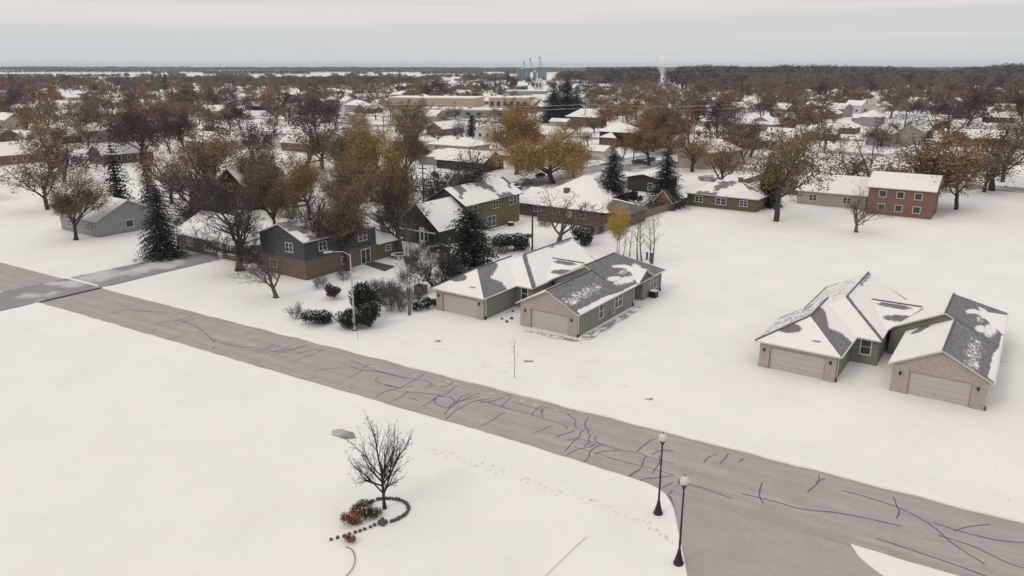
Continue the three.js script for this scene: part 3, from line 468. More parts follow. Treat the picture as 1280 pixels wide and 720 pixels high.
// ---------------------------------------------------------------- trees
const rot = (d, ang, az) => { const ref = Math.abs(d[1]) > .9 ? [1, 0, 0] : [0, 1, 0], a = unit(cross(d, ref)), b = cross(d, a), s = Math.sin(ang), c = Math.cos(ang); return unit([d[0] * c + (a[0] * Math.cos(az) + b[0] * Math.sin(az)) * s, d[1] * c + (a[1] * Math.cos(az) + b[1] * Math.sin(az)) * s, d[2] * c + (a[2] * Math.cos(az) + b[2] * Math.sin(az)) * s]); };
// o: kids per level, ang, ratio, wig, up (pull to the sky, negative droops), twigs per shoot, tw length; tips collect shoot ends
function grow(wood, twig, tips, r, o, pos, dir, L, rad, lev) {
  const n = lev === 0 ? 5 : lev < 3 ? 4 : 3, pts = [pos], rads = [rad], last = lev >= o.kids.length; let d = dir;
  for (let i = 1; i <= n; i++) { d = unit([d[0] + (r() - .5) * o.wig, d[1] + (r() - .5) * o.wig + o.up * (lev ? 1 : .3), d[2] + (r() - .5) * o.wig]); pts.push(add(pts[i - 1], d, L / n)); rads.push(rad * lerp(1, last ? .25 : o.taper || .55, i / n)); }
  if (lev === 0 && o.flare) { rads[0] *= 1.5; }
  wood.tube(pts, rads, lev === 0 ? 8 : lev === 1 ? 6 : lev === 2 ? 4 : 3);
  if (last) {
    tips.push([pts[n], d, L]);
    for (let k = 0; k < o.twigs; k++) { const q = .15 + .85 * r(), i = Math.min(n - 1, Math.floor(q * n)), p = add(pts[i], sub(pts[i + 1], pts[i]), q * n - i), td = rot(d, .4 + .7 * r(), 6.283 * r()), tl = o.tw * (.5 + .8 * r()), m = add(p, td, tl * .5), e2 = unit([td[0] + (r() - .5) * .7, td[1] + (r() - .5) * .5 + o.up * 1.5, td[2] + (r() - .5) * .7]), e = add(m, e2, tl * .5), w = unit(cross(td, [r() - .5, r() - .5, r() - .5])), h = o.tr || .012; twig.tri(add(p, w, -h), add(p, w, h), m); twig.tri(add(p, w, h * .8), e, m); tips.push([e, e2, tl]); }
    return;
  }
  const k = o.kids[lev], az0 = r() * 6.283;
  for (let i = 0; i < k; i++) {
    const lead = i === k - 1, q = lead ? 1 : lerp(o.from[lev] ?? .35, .98, (i + r() * .7) / k), j = Math.min(n - 1, Math.floor(q * n)), p = add(pts[j], sub(pts[j + 1], pts[j]), q * n - j);
    const a = lead ? .15 + .25 * r() : o.ang[lev] * (.75 + .5 * r()); const cd = rot(d, a, az0 + i * 2.4 + r() * .8);
    const cr = lerp(rads[j], rads[j + 1], q * n - j) * (lead ? .9 : .5 + .22 * r());
    grow(wood, twig, tips, r, o, p, cd, L * o.ratio[lev] * (.75 + .5 * r()) * (lead ? 1 : 1.05 - .25 * q), Math.max(cr, o.minR || .012), lev + 1);
  }
}
function leafQuad(b, p, s, r, col, flat = 0) {
  let a = unit([r() - .5, (r() - .5) * (1 - flat), r() - .5]), c = unit(cross(a, unit([r() - .5, (r() - .5) + flat * 2, r() - .5]))); if (flat) { c = unit(cross(a, [0, 1, 0])); c = unit([c[0], c[1] + (r() - .5) * .5, c[2]]); }
  const w = s * (.6 + .7 * r()), h = s * (.35 + .5 * r()), A = add(add(p, a, -w), c, -h * .3), B = add(add(p, a, w * .2), c, -h), C = add(add(p, a, w), c, h * .3), D = add(add(p, a, -w * .2), c, h);
  b.tri(A, B, C, col); b.tri(A, C, D, col);
}
function leafTri(b, p, s, r, col) { const c = unit([(r() - .5) * 1.6, r() - .25, (r() - .5) * 1.6]), a = unit(cross(c, [r() - .5, r() - .5, r() - .5])), w = s * (.32 + .35 * r()), h = s * (.8 + 1.1 * r()); b.tri(add(add(p, a, -w), c, -h * .5), add(add(p, a, w), c, -h * .45), add(p, c, h), col); }   // a tuft: thin, pointing up and out as the shoots do
const tone = (c, r, v = .35) => { const k = 1 + (r() - .5) * v * 2, q = 1 + (r() - .5) * v * .7; return [c[0] * k * q, c[1] * k, c[2] * k / q]; };
function protoDeciduous(seed, o, H) {                                      // one tree, rooted at the origin, height H; kept as { parts, h, w }
  const r = mulberry(seed), wood = new GB(), twig = o.leaves > 400 ? wood : new GB(), tips = [], leaf = new GB();
  const stems = o.stems || [[0, 0, 0, 0]];
  for (const [x, z, lx, lz] of stems) grow(wood, twig, tips, r, o, [x, -.15, z], unit([lx, 1, lz]), H * o.trunk, H * o.rad, 0);
  if (o.leaves) for (let k = 0; k < o.leaves * 1.9; k++) { const [p, d, L] = tips[Math.floor(r() * tips.length)], q = add(p, [r() - .5, r() - .5 - (o.droop || 0) * r() * 2, r() - .5], o.spread * H), hang = o.droop ? r() : 0; leafTri(leaf, add(q, [0, -1, 0], hang * (o.droop || 0) * H * .5), o.size * .66 * (.6 + .8 * r()), r, tone(o.cols[Math.floor(r() * o.cols.length)], r, o.vary ?? .3)); }
  const parts = [['trunk', wood.geo(), o.bark || M.bark]]; if (twig !== wood) parts.push(['crown', twig.geo(), o.bark || M.bark]); if (leaf.p.length) parts.push([twig !== wood ? 'leaves' : 'crown', leaf.geo(), M.leaf]);
  return finish(parts);
}
function finish(parts) { const bb = new THREE.Box3(); for (const p of parts) { p[1].computeBoundingBox(); bb.union(p[1].boundingBox); } return { parts, h: bb.max.y, w: (bb.max.x - bb.min.x + bb.max.z - bb.min.z) / 2 }; }
function protoConifer(seed, H, R, o = {}) {
  const r = mulberry(seed), wood = new GB(), leaf = new GB(), snow = new GB(); wood.tube([[0, -.1, 0], [0, H * .5, 0], [0, H * .97, 0]], [H * .018, H * .011, .01], 6);
  const rows = o.rows || 22, c0 = o.cols || [[.022, .034, .03], [.03, .042, .034], [.018, .026, .026]];
  for (let i = 0; i < rows; i++) {
    const f = i / rows, y = H * lerp(o.base ?? .06, .97, f), rr = R * Math.pow(1 - f, o.pow ?? .85) * (.8 + .35 * r()) + .12, n = Math.round(lerp(o.n || 13, 4, f));
    for (let k = 0; k < n; k++) {
      const a = 6.283 * (k / n + r() * .08 + i * .37), L = rr * (.7 + .45 * r()), droop = lerp(.42, .05, f) + (o.lift || 0); const tip = [Math.cos(a) * L, y - L * droop, Math.sin(a) * L]; wood.tube([[0, y, 0], tip], [.03, .008], 3);
      const m = Math.max(3, Math.round(L / (o.step || .17)));
      for (let q = 1; q <= m; q++) { const t = q / m, p = [tip[0] * t, lerp(y, tip[1], t) + L * .10 * Math.sin(t * 3.1), tip[2] * t], ws = (o.size || .26) * lerp(1.15, .6, t); for (let z = 0; z < (o.k || 2); z++) leafQuad(leaf, add(p, [r() - .5, (r() - .7) * .6, r() - .5], .34 * (o.puff || 1)), ws, r, tone(c0[Math.floor(r() * c0.length)], r, .3), .35); if (r() < (o.snow ?? .2)) leafQuad(snow, add(p, [r() - .5, .5, r() - .5], .2), ws * .8, r, SNOW, .9); }
    }
  }
  const parts = [['trunk', wood.geo(), M.bark], ['crown', leaf.geo(), M.leaf]]; if (snow.p.length) parts.push(['snow_cover', snow.geo(), M.leaf]);
  return finish(parts);
}
function protoShrub(seed, H, R, n, cols, size, o = {}) {                    // a bush: stems fanning out, leaves through an uneven volume, thinner inside
  const r = mulberry(seed), wood = new GB(), leaf = new GB(), snow = new GB(), tips = [];
  const lobes = []; for (let k = 0; k < (o.lobes || 7); k++) { const a = r() * 6.283, q = Math.sqrt(r()) * R * .62; lobes.push([Math.cos(a) * q, H * (.3 + .42 * r()), Math.sin(a) * q, R * (.32 + .22 * r()), H * (.24 + .14 * r())]); }
  for (const l of lobes) { const e = [l[0], l[1], l[2]]; wood.tube([[l[0] * .15, -.1, l[2] * .15], add(e, [r() * .1, -H * .15, r() * .1]), e], [.035 * (o.st || 1), .025, .01], 4); for (let k = 0; k < 5; k++) { const d = unit([r() - .5, r() * .8, r() - .5]); wood.tube([e, add(e, d, l[3] * .95)], [.014, .003], 3); } }
  for (let k = 0; k < n; k++) { const l = lobes[Math.floor(r() * lobes.length)], d = unit([r() - .5, r() - .5, r() - .5]), q = Math.pow(r(), .4) * (.85 + .3 * vnoise(d[0] * 3 + l[0], d[1] * 3 + d[2] * 3, seed)); const p = [l[0] + d[0] * l[3] * q, Math.max(.06, l[1] + d[1] * l[4] * q), l[2] + d[2] * l[3] * q]; leafQuad(leaf, p, size * (.6 + .8 * r()), r, tone(cols[Math.floor(r() * cols.length)], r, .35)); if (d[1] > .35 && q > .7 && r() < (o.snow ?? 0)) leafQuad(snow, add(p, [0, size * .5, 0]), size * 1.1, r, SNOW, .9); }
  const parts = [['stems', wood.geo(), M.bark], ['foliage', leaf.geo(), M.leaf]]; if (snow.p.length) parts.push(['snow_cover', snow.geo(), M.leaf]); return finish(parts);
}
function plant(proto, name, label, cat, xz, h, wid, turn, group, y = 0) {   // a tree or bush of the given height and width
  const t = thing(name, label, cat, xz, turn, group, y), sy = h / proto.h, sx = (wid ?? proto.w * sy) / proto.w; for (const [n, g, m] of proto.parts) mesh(n, g, m, t); t.scale.set(sx, sy, sx); return t;
}
const vase = { kids: [5, 5, 5, 4], ang: [.62, .6, .6, .6], ratio: [.95, .62, .6, .55], from: [.55, .3, .3, .3], wig: .22, up: .07, twigs: 5, tw: .75, tr: .010, trunk: .26, rad: .021, flare: 1 };
const wide = { kids: [6, 5, 5, 4], ang: [.95, .7, .7, .7], ratio: [1.05, .68, .62, .55], from: [.45, .3, .25, .25], wig: .34, up: .05, twigs: 5, tw: .8, tr: .011, trunk: .24, rad: .026, flare: 1 };
const GOLD = [[.40, .25, .075], [.34, .21, .06], [.46, .30, .10], [.27, .165, .055]], BROWN = [[.205, .137, .08], [.16, .108, .07], [.245, .165, .09], [.13, .093, .067]], ORANGE = [[.27, .14, .062], [.21, .11, .055], [.29, .165, .07], [.17, .095, .05]], BURG = [[.075, .033, .034], [.055, .027, .031], [.09, .04, .038]], OLIVE = [[.17, .115, .05], [.13, .095, .045], [.20, .14, .06]], YELLOW = [[.52, .36, .055], [.44, .29, .04], [.58, .42, .08]], GREYB = [[.11, .088, .075], [.085, .07, .062], [.13, .10, .08]];
const EVER = [[.020, .030, .020], [.028, .040, .026], [.014, .020, .016]], YEW = [[.016, .024, .014], [.024, .034, .018], [.010, .014, .010]];
const P = {
  near: protoDeciduous(9, { ...vase, kids: [12, 5, 4, 3], bark: M.barkBlack, trunk: .46, rad: .026, taper: .6, ang: [1.0, .55, .65, .7], ratio: [.82, .52, .52, .5], from: [.36, .3, .25, .25], tw: .28, tr: .0055, twigs: 5, up: .075, wig: .17, minR: .007 }, 6.6),
  oak: protoDeciduous(12, { ...wide, leaves: 1100, spread: .05, size: .10, cols: BROWN, vary: .35, twigs: 6, rad: .034, ang: [.85, .7, .7, .7] }, 14),
  vase: protoDeciduous(24, { ...vase, kids: [5, 4, 4, 3], bark: M.barkGrey, twigs: 4, trunk: .22, ang: [.5, .5, .55, .6], ratio: [1.35, .66, .6, .55], wig: .2, tw: .6, up: .05, rad: .02 }, 10.5),
  gnarl: protoDeciduous(33, { ...wide, kids: [4, 4, 5, 4], wig: .75, trunk: .34, rad: .03, ang: [.8, .8, .8, .8], tw: .5, bark: M.barkBlack, stems: [[0, 0, -.55, .1], [.25, 0, .5, -.1]], leaves: 700, spread: .03, size: .06, cols: GREYB }, 5.6),
  slim: protoDeciduous(41, { ...vase, kids: [12, 4, 3], ang: [.7, .6, .6], ratio: [.22, .55, .6], from: [.2, .3, .3], trunk: .92, rad: .009, wig: .1, up: .03, twigs: 4, tw: .7, tr: .008, bark: M.barkGrey, stems: [[0, 0, -.02, 0], [.55, .1, .03, 0]], taper: .25, leaves: 260, spread: .03, size: .07, cols: BROWN }, 13),
  birch: protoDeciduous(43, { ...vase, kids: [14, 3], ang: [.6, .5], ratio: [.17, .6], from: [.3, .3], trunk: .97, rad: .0105, wig: .09, up: .02, twigs: 4, tw: .45, tr: .007, bark: M.barkGrey, taper: .2, leaves: 60, spread: .03, size: .05, cols: BROWN }, 8),
  willow: protoDeciduous(51, { ...wide, kids: [7, 5, 5, 3], ang: [.95, .75, .7, .7], leaves: 26000, spread: .09, size: .13, droop: .08, cols: GOLD, bark: M.bark, twigs: 3, vary: .28 }, 15),
  willow2: protoDeciduous(52, { ...vase, kids: [6, 5, 5, 3], ang: [.75, .7, .7, .7], leaves: 17000, spread: .08, size: .14, droop: .03, cols: [...GOLD, ...ORANGE], bark: M.bark, twigs: 3, vary: .3 }, 17),
  yellow: protoDeciduous(55, { ...vase, kids: [16, 4, 4], ang: [.8, .7, .7], ratio: [.33, .6, .6], from: [.36, .2, .2], trunk: .85, rad: .011, wig: .1, up: .07, leaves: 9500, spread: .08, size: .11, cols: YELLOW, twigs: 3, tw: .4, taper: .3, stems: [[0, 0, 0, 0], [.5, .1, .02, 0]] }, 9),
  brown: protoDeciduous(61, { ...vase, kids: [6, 5, 5, 4], leaves: 11000, spread: .06, size: .13, cols: BROWN, twigs: 5, vary: .3 }, 14),
  golden: protoDeciduous(63, { ...wide, kids: [7, 5, 5, 4], leaves: 15000, spread: .075, size: .15, cols: [...GOLD, ...GOLD, ...OLIVE], twigs: 5, vary: .3 }, 15),
  orange: protoDeciduous(66, { ...vase, kids: [6, 5, 5, 3], leaves: 14000, spread: .075, size: .15, cols: ORANGE, twigs: 4 }, 15),
  olive: protoDeciduous(68, { ...wide, kids: [6, 5, 5, 3], leaves: 12000, spread: .07, size: .15, cols: [...OLIVE, ...BROWN], twigs: 4 }, 15),
  bareGrey: protoDeciduous(71, { ...wide, bark: M.bark, twigs: 7, tr: .012, leaves: 3000, spread: .06, size: .12, cols: GREYB, ang: [.8, .7, .7, .7] }, 9),
  spruce: protoConifer(81, 11.5, 3.5, { pow: .72, snow: .14, n: 15, rows: 28, k: 3, size: .2, step: .15 }), spruce2: protoConifer(83, 12, 3.8, { pow: .68, snow: .07, rows: 28, n: 15, k: 3, size: .2, step: .15, cols: [[.020, .030, .028], [.030, .044, .036], [.014, .02, .022]] }),
  pine: protoConifer(87, 8.5, 3.6, { snow: .07, base: .14, pow: .34, rows: 17, n: 12, puff: 2.0, k: 3, lift: -.25, cols: EVER }),
  yew: protoShrub(91, 3.4, 2.6, 9000, YEW, .11, { lobes: 12, snow: .05 }), juniper: protoShrub(93, 2.2, 2.0, 5200, EVER, .10, { lobes: 9, snow: .22 }),
  bush: protoShrub(95, 1.2, .8, 1800, YEW, .07, { lobes: 6, snow: .25 }), redbush: protoShrub(97, 2.6, 2.2, 3800, BURG, .12, { lobes: 8 }), rust: protoShrub(98, .9, .9, 1500, [[.20, .06, .035], [.15, .05, .03], [.26, .10, .06]], .055, { lobes: 7, snow: .1 }), mat: protoShrub(99, .55, 1.0, 1900, [[.055, .042, .02], [.075, .055, .028]], .05, { lobes: 9, snow: .08 }),
  twigs: protoDeciduous(101, { ...wide, kids: [4, 3, 3], trunk: .2, rad: .012, ang: [.5, .6, .6], ratio: [1.5, .7, .6], from: [.1, .2, .2], wig: .3, twigs: 5, tw: .35, tr: .006, stems: [[0, 0, -.3, .1], [.25, .1, .3, 0], [.1, -.2, .05, -.3], [-.3, .2, -.2, .3]], bark: M.barkGrey, leaves: 200, spread: .05, size: .05, cols: GREYB }, 2.2),
};
// trees of the town's further blocks, in two makes: fuller ones for the nearer blocks, plainer ones beyond
const farO = { kids: [5, 4, 3], ang: [.75, .7, .7], ratio: [.95, .65, .6], from: [.4, .25, .25], wig: .3, up: .06, twigs: 3, tw: 1.0, tr: .02, trunk: .3, rad: .022 };
const fars = (seed, plain) => { const o = plain ? { ...farO, kids: [5, 4], ratio: [1.1, .75], twigs: 4, tw: 1.6, tr: .03 } : farO, two = (n, f) => [seed + n, seed + n + 1].map(f), q = plain ? 1 : 2.0, z = plain ? .37 : .235, mk = (n, leaves, spread, cols, H = 15) => two(n, s => protoDeciduous(s, { ...o, leaves: leaves * q, spread, size: z, cols }, H));
  return { brown: mk(0, 1050, .10, BROWN), olive: mk(2, 1050, .10, OLIVE), orange: mk(4, 1100, .11, ORANGE), burg: mk(6, 1100, .10, BURG, 13), grey: mk(8, 620, .09, GREYB), spruce: two(10, s => protoConifer(s, 16, 4.6, { rows: plain ? 14 : 20, n: plain ? 9 : 12, step: plain ? .6 : .4, size: plain ? .6 : .42, k: 2, snow: .08, puff: 2, pow: .7, cols: [[.018, .026, .028], [.026, .034, .034], [.012, .018, .022]] })) }; };
const F = fars(111, true), FN = fars(131, false);

// ---------------------------------------------------------------- houses round about
const off = (p, u = 0, v = 0) => [p[0] + UD[0] * u + VD[0] * v, p[1] + UD[1] * u + VD[1] * v];   // u to the right along the fronts, v away
const hl = (x, z) => [6.70 + x * .8221 - z * .5693, -73.36 + x * .5693 + z * .8221];    // duplex axes: x right along its front, z toward the street
// a second duplex of the same make further along the street
{ const c = duplexMain.clone(); c.name = numbered('duplex_house'); scene.add(c); const p = st(53.5, -17); c.position.set(p[0], 0, p[1]); tag(c, 'second tan duplex with grey roofs, standing alone on the open snow', 'house', 'low duplex houses'); }
duplexMain.userData.label = 'tan brick and siding duplex with melting grey roofs, birches behind it';

house({ name: 'gabled_house', label: 'dark brown steep gabled house behind the oak with ring bench', at: hl(-42.3, -27.45), w: 8.4, d: 8.3, h: 2.9, rh: 6.4, ridge: 'z', wall: M.sidingDark, roof: snowRoof[3], trim: M.dark, ov: .5, win: [[0, 1.6, 1.5, .8, 1.9]], frame: M.trim });
{ const t = house({ name: 'two_storey_house', label: 'two-storey olive house with snow-flecked roof and white windows', at: hl(-43.45, -39.7), w: 7.9, d: 15.8, h: 5.4, rh: 7.7, ridge: 'z', wall: M.sidingGreen, roof: snowRoof[2], trim: M.dark, ov: .55, frame: M.trim,
  win: [[1, 5.9, 4.1, 2.3, 1.5, 1], [1, .6, 4.1, 1.7, 1.4, 1], [1, -5.2, 4.1, 1.3, 1.4, 0], [1, -.6, 1.35, 2.4, 1.9, 1]] });
  const g = new GB(); g.quad([-3.97, -.2, 7.93], [3.97, -.2, 7.93], [3.97, 5.4, 7.93], [-3.97, 5.4, 7.93]); gableTri(g, 'z', 7.93, -3.97, 3.97, 5.4, 7.6, 1); g.build('brown_gable', M.sidingDark, t); }
{ const t = house({ name: 'two_storey_house', label: 'blue-grey two-storey house over brick with sliding door and dark patio', at: off([-19.69, -105.56], -4.6, -6.2), w: 9, d: 13, h: 5.4, rh: 7.2, ridge: 'z', wall: M.sidingBlue, lower: M.brickBrown, lowerH: 2.55, roof: snowRoof[2], trim: M.trim, frame: M.white, win: [[1, 3.9, 4.05, 1.7, 1.35, 1], [1, .2, 1.35, 1.0, 1.1], [1, -3.4, 4.05, 1.4, 1.3, 1], [0, 1.5, 4.05, 1.5, 1.3, 1], [0, -2, 1.4, 1.5, 1.2, 1]], doors: [] });
  windowPart(t, [4.502, 1.1, -4.3], 1, 1.9, 2.15, { mull: 1, plain: 1, fw: .1 });
  const w = new GB(); w.box(0, 4.4, -.4, 2.5, -11.4, -6.52); w.build('brick_wing', M.brickBrown, t); const r = new GB(); slope([[4.9, 2.45, -6.5], [4.9, 2.45, -11.8], [-.2, 3.5, -11.8], [-.2, 3.5, -6.5]], [4.9, 2.45, -6.5], [0, 0, -1], 1, 1, 'wing_roof', snowRoof[0], t, .15, r, true); r.build('wing_fascia', M.trim, t); windowPart(t, [4.402, 1.4, -9], 1, 1.2, .9); }
{ const t = house({ name: 'ranch_house', label: 'long brown brick ranch house under a broad white roof', at: hl(-33.9, -57.9), w: 18.2, d: 10.2, h: 2.6, rh: 4.6, ridge: 'x', e0: 'g', e1: 'h', wall: M.brickBrown, roof: snowRoof[3], trim: M.dark, ov: .7, win: [[0, -5, 1.5, 1.6, 1.1, 1], [0, -1, 1.5, 1.6, 1.1, 1], [0, 4.2, 1.4, 2.0, 1.5, 1]], chimney: [[-1.4, .6, .45, 5.0]], doors: [[0, 1.8, .95, 2.05, M.trim]] });
  const w = new GB(); w.box(8.82, 13.2, -.4, 2.4, -3, 4.5); w.build('side_wing', M.brickBrown, t); const e = new GB(); for (const q of roofPolys(8.82, 13.2, -3, 4.5, 2.42, 3.9, 'x', 'g', 'h', .5)) slope(q.pts, q.o, q.e, 1, 1, 'wing_roof', M.bareRoof, t, .15, e, true); e.build('wing_fascia', M.dark, t); }
house({ name: 'hip_roof_house', label: 'white hip-roofed house backing onto the long ranch house', at: hl(-37.5, -69.5), w: 13, d: 11, h: 2.8, rh: 5.9, ridge: 'x', e0: 'h', e1: 'h', wall: M.brickBrown, roof: snowRoof[3], trim: M.dark });
house({ name: 'garden_shed', label: 'small brown shed with white-trimmed gable behind the long fence', cat: 'shed', at: off([29.72, -146.14], 0, 1.6), w: 3.5, d: 4.2, h: 1.9, rh: 4.05, ridge: 'z', wall: M.brickRed, roof: M.bareRoof, trim: M.white, ov: .3, doors: [[0, 0, 1.2, 1.6, M.redDoor]] });
house({ name: 'carport_house', label: 'low dark-fronted house with flat snowy roof between two spruces', at: off([29.22, -167.74], 0, 5), w: 8.2, d: 9, h: 3.1, rh: 4.0, ridge: 'z', wall: M.sidingDark, roof: snowRoof[3], trim: M.dark, ov: .8, win: [[0, 1.6, 1.3, 1.2, 1.6], [0, 3, 1.3, 1, 1.3]] });
tag(struct0('stone_pier', [24.63, -164.44], b => { b.box(-.55, .55, -.3, 3.0, -.55, .55); b.box(-.65, .65, 3.0, 3.15, -.65, .65); }, M.stonePale), 'pale stone pier at the corner of the carport house', 'pillar');
{ const t = house({ name: 'hip_roof_house', label: 'dark hip-roofed house with a smaller snowy porch roof, amid the orange trees', at: off([35.47, -267.88], 0, 6), w: 12.5, d: 9, h: 5.3, rh: 7.7, ridge: 'x', e0: 'h', e1: 'h', wall: M.sidingDark, roof: snowRoof[3], trim: M.dark, ov: .8 });
  const e = new GB(); for (const q of roofPolys(-4, 2.4, 2.6, 8.4, 3.4, 5.0, 'z', 'h', 'h', .4)) slope(q.pts, q.o, q.e, 1, 1, 'porch_roof', snowRoof[3], t, .15, e, true); e.build('porch_fascia', M.dark, t); const w = new GB(); w.box(-3.8, 2.2, -.3, 3.35, 4.52, 8.1); w.build('porch_wall', M.brickBrown, t); }
house({ name: 'hip_roof_house', label: 'broad white hip-roofed house under the wires beside the dark spruces', at: off([32.28, -359.83], 0, 5), w: 16, d: 11, h: 4.6, rh: 8.0, ridge: 'x', e0: 'h', e1: 'h', wall: M.brickBrown, roof: snowRoof[3], trim: M.dark });
house({ name: 'outbuilding', label: 'low white-roofed outbuilding next to the broad hip-roofed house', cat: 'outbuilding', at: off([21.39, -359.83], 0, 3), w: 9, d: 6, h: 2.4, rh: 3.6, ridge: 'x', wall: M.sidingTan, roof: snowRoof[3] });
house({ name: 'tan_house', label: 'tan brick house with wide white roof and grey bay', at: off([-20.4, -245.11], 0, 5.5), w: 16.5, d: 11, h: 3.0, rh: 4.9, ridge: 'x', e0: 'h', e1: 'h', wall: M.brickTan, roof: snowRoof[3], trim: M.trim, ov: .7, win: [[0, -5, 1.5, 1.6, 1.4, 1], [0, -1, 1.3, 1.6, 1.9, 1], [0, 3.5, 1.5, 2.2, 1.4, 1]], chimney: [[.5, 1.5, .4, 5.3, M.brickTan]] });
house({ name: 'gabled_house', label: 'white-roofed house with a dark gable end toward the willow', at: off([-4.98, -204.23], -8, 0), w: 16, d: 9.5, h: 2.7, rh: 5.1, ridge: 'x', wall: M.sidingDark, roof: snowRoof[3], trim: M.dark, ov: .6, win: [[1, 1.6, 1.6, 1.2, 1.2], [1, 0, 3.4, .7, .7]] });
house({ name: 'gabled_house', label: 'small white house with two dark windows in its gable', at: off([-10.18, -285.49], 0, 4.5), w: 8.5, d: 10, h: 3.8, rh: 6.2, ridge: 'z', wall: M.sidingWhite, roof: snowRoof[3], plain: true, frame: M.trim, win: [[0, -1.8, 2.4, 1.3, 1.5], [0, 1.8, 2.4, 1.3, 1.5]] });
house({ name: 'ranch_house', label: 'brick red ranch house with a white roof beside the small white house', at: off([-2.32, -276.41], 5, 4), w: 13, d: 9, h: 2.8, rh: 4.6, ridge: 'x', wall: M.brickRed, roof: snowRoof[3] });
house({ name: 'ranch_house', label: 'grey house in front of the tan brick one, white roof with dark bare patches', at: off([-21.56, -214.49], 0, 4), w: 13, d: 8, h: 2.6, rh: 4.2, ridge: 'x', e0: 'h', wall: M.sidingGrey, roof: snowRoof[0] });
house({ name: 'ranch_house', label: 'white garage across the back street from the willow', cat: 'garage', at: off([25.68, -234.01], 0, 3), w: 6, d: 6, h: 2.3, rh: 3.6, ridge: 'x', wall: M.sidingWhite, roof: snowRoof[3] });

// flat-roofed blocks of the school and works beyond
function block(name, label, at, w, d, h, wall, wins = 0, turn = GRID * .35, cat = 'building') {
  const t = thing(name, label, cat, at, turn, 'flat-roofed blocks of the far town'); const b = new GB(); b.box(-w / 2, w / 2, -.4, h, -d / 2, d / 2); b.build('wall', wall, t);
  const r = new GB(); r.box(-w / 2 - .15, w / 2 + .15, h, h + .5, -d / 2 - .15, d / 2 + .15); r.build('roof', M.snowCap, t); const p = new GB(); p.box(-w / 2 - .22, w / 2 + .22, h - .25, h + .003, d / 2 + .0, d / 2 + .22); p.build('parapet', M.trim, t);
  const u = new GB(); u.box(-w * .2, -w * .2 + 2.4, h + .5, h + 1.7, -1, 1.2); u.build('roof_unit', M.greyMetal, t);
  for (let k = 0; k < wins; k++) windowPart(t, [-w / 2 + w * (k + .5) / wins, h * .5, d / 2], 0, Math.min(2.2, w / wins * .55), h * .36, { plain: 1, frame: M.dark });
  return t;
}
block('school_building', 'long tan brick flat-roofed building, the widest in town', off([-60.71, -532.9], 0, 14), 62, 26, 6.2, M.brickTan, 0);
block('school_wing', 'low pale flat-roofed wing in front of the long tan building', off([-41.1, -429.88], 0, 8), 26, 14, 4.2, M.sidingGrey, 4);
block('school_wing', 'second low pale wing, between the first and the boiler house', off([-21.11, -423.04], 0, 8), 42, 15, 4.0, M.sidingGrey, 7);
block('boiler_house', 'squat tan block with a row of dark windows', off([-6.26, -502.86], 0, 10), 26, 18, 7.5, M.brickTan, 6);
block('workshop', 'long low maroon brick block behind the boiler house', off([6.12, -591.69], 0, 10), 70, 18, 4.6, M.brickRed, 0);
block('warehouse', 'white-roofed low warehouse before the grain bins', off([8.77, -708.51], 0, 10), 38, 20, 5.5, M.sidingGrey, 0);
block('pump_house', 'white flat-roofed pump house at the foot of the water tower', [299.91, -1633.94], 22, 12, 6, M.sidingWhite, 0);
block('feed_mill', 'narrow pale mill block standing before the grain bins', off([28.6, -881.85], 0, 4), 7, 7, 13, M.sidingWhite, 2);

// small houses of the far blocks, seen as white roofs between the trees
{
  const r = mulberry(900), kinds = [M.sidingWhite, M.sidingTan, M.brickRed, M.sidingGrey, M.brickBrown], names = ['white', 'tan', 'red brick', 'grey', 'brown brick'], protos = [];
  const spots = [[-108.49, -566.71], [-106.34, -605.02], [-134.77, -827.92], [-132.97, -943.21], [-125.1, -1013.67], [-118.22, -1371.24], [-106.34, -1524.48], [-54.13, -1052.96], [-53.62, -1305.56], [-27.18, -943.21], [-22.03, -1191.34], [-10.24, -827.92], [0.0, -1095.4], [11.65, -943.21], [61.19, -1191.34], [91.29, -1483.07], [73.18, -1095.4], [107.23, -1305.56], [197.04, -1830.97], [150.12, -1305.56], [125.1, -1013.67], [263.38, -1962.32], [242.78, -1716.04], [214.46, -1305.56], [291.41, -1614.63], [320.18, -1716.04], [343.05, -1716.04], [222.93, -1095.4], [-94.81, -475.97], [-86.38, -467.63], [-91.2, -543.72], [-38.56, -369.91], [-27.82, -316.56], [0.0, -532.9], [10.62, -512.49], [21.56, -578.94], [-317.91, -1614.63], [-341.8, -1962.32], [-262.71, -1830.97], [-270.65, -2113.88], [-175.92, -1716.04], [-160.85, -1962.32], [95.21, -803.34], [99.0, -943.21], [52.07, -267.88], [59.93, -288.64]];
  for (let k = 0; k < 64; k++) { const left = k % 2, px = left ? -1 : 1, dist = lerp(150, 620, r()), a = lerp(.24, .66, r()); spots.push([px * dist * Math.tan(a), -dist]); }
  spots.forEach((p, i) => {
    const k = i % 5; let t; const lab = 'far ' + names[k] + ' house with a snow-covered roof in the town blocks';
    if (!protos[k]) t = protos[k] = house({ name: 'town_house', label: lab, group: 'houses of the far town blocks', at: p, w: 11 + k, d: 8.5, h: k % 2 ? 4.6 : 3, rh: k % 2 ? 7.2 : 5.4, ridge: 'x', e0: k === 3 ? 'h' : 'g', e1: k === 3 ? 'h' : 'g', wall: kinds[k], roof: snowRoof[3], plain: true, win: [[0, -3, 1.6, 1.2, 1.3], [0, 0, 1.6, 1.2, 1.3], [0, 3, 1.6, 1.2, 1.3], [1, 0, 1.6, 1.2, 1.3]] });
    else { t = protos[k].clone(); t.name = numbered('town_house'); scene.add(t); t.position.set(p[0], 0, p[1]); }
    t.rotation.y = GRID + (r() < .4 ? Math.PI / 2 : 0);
  });
}
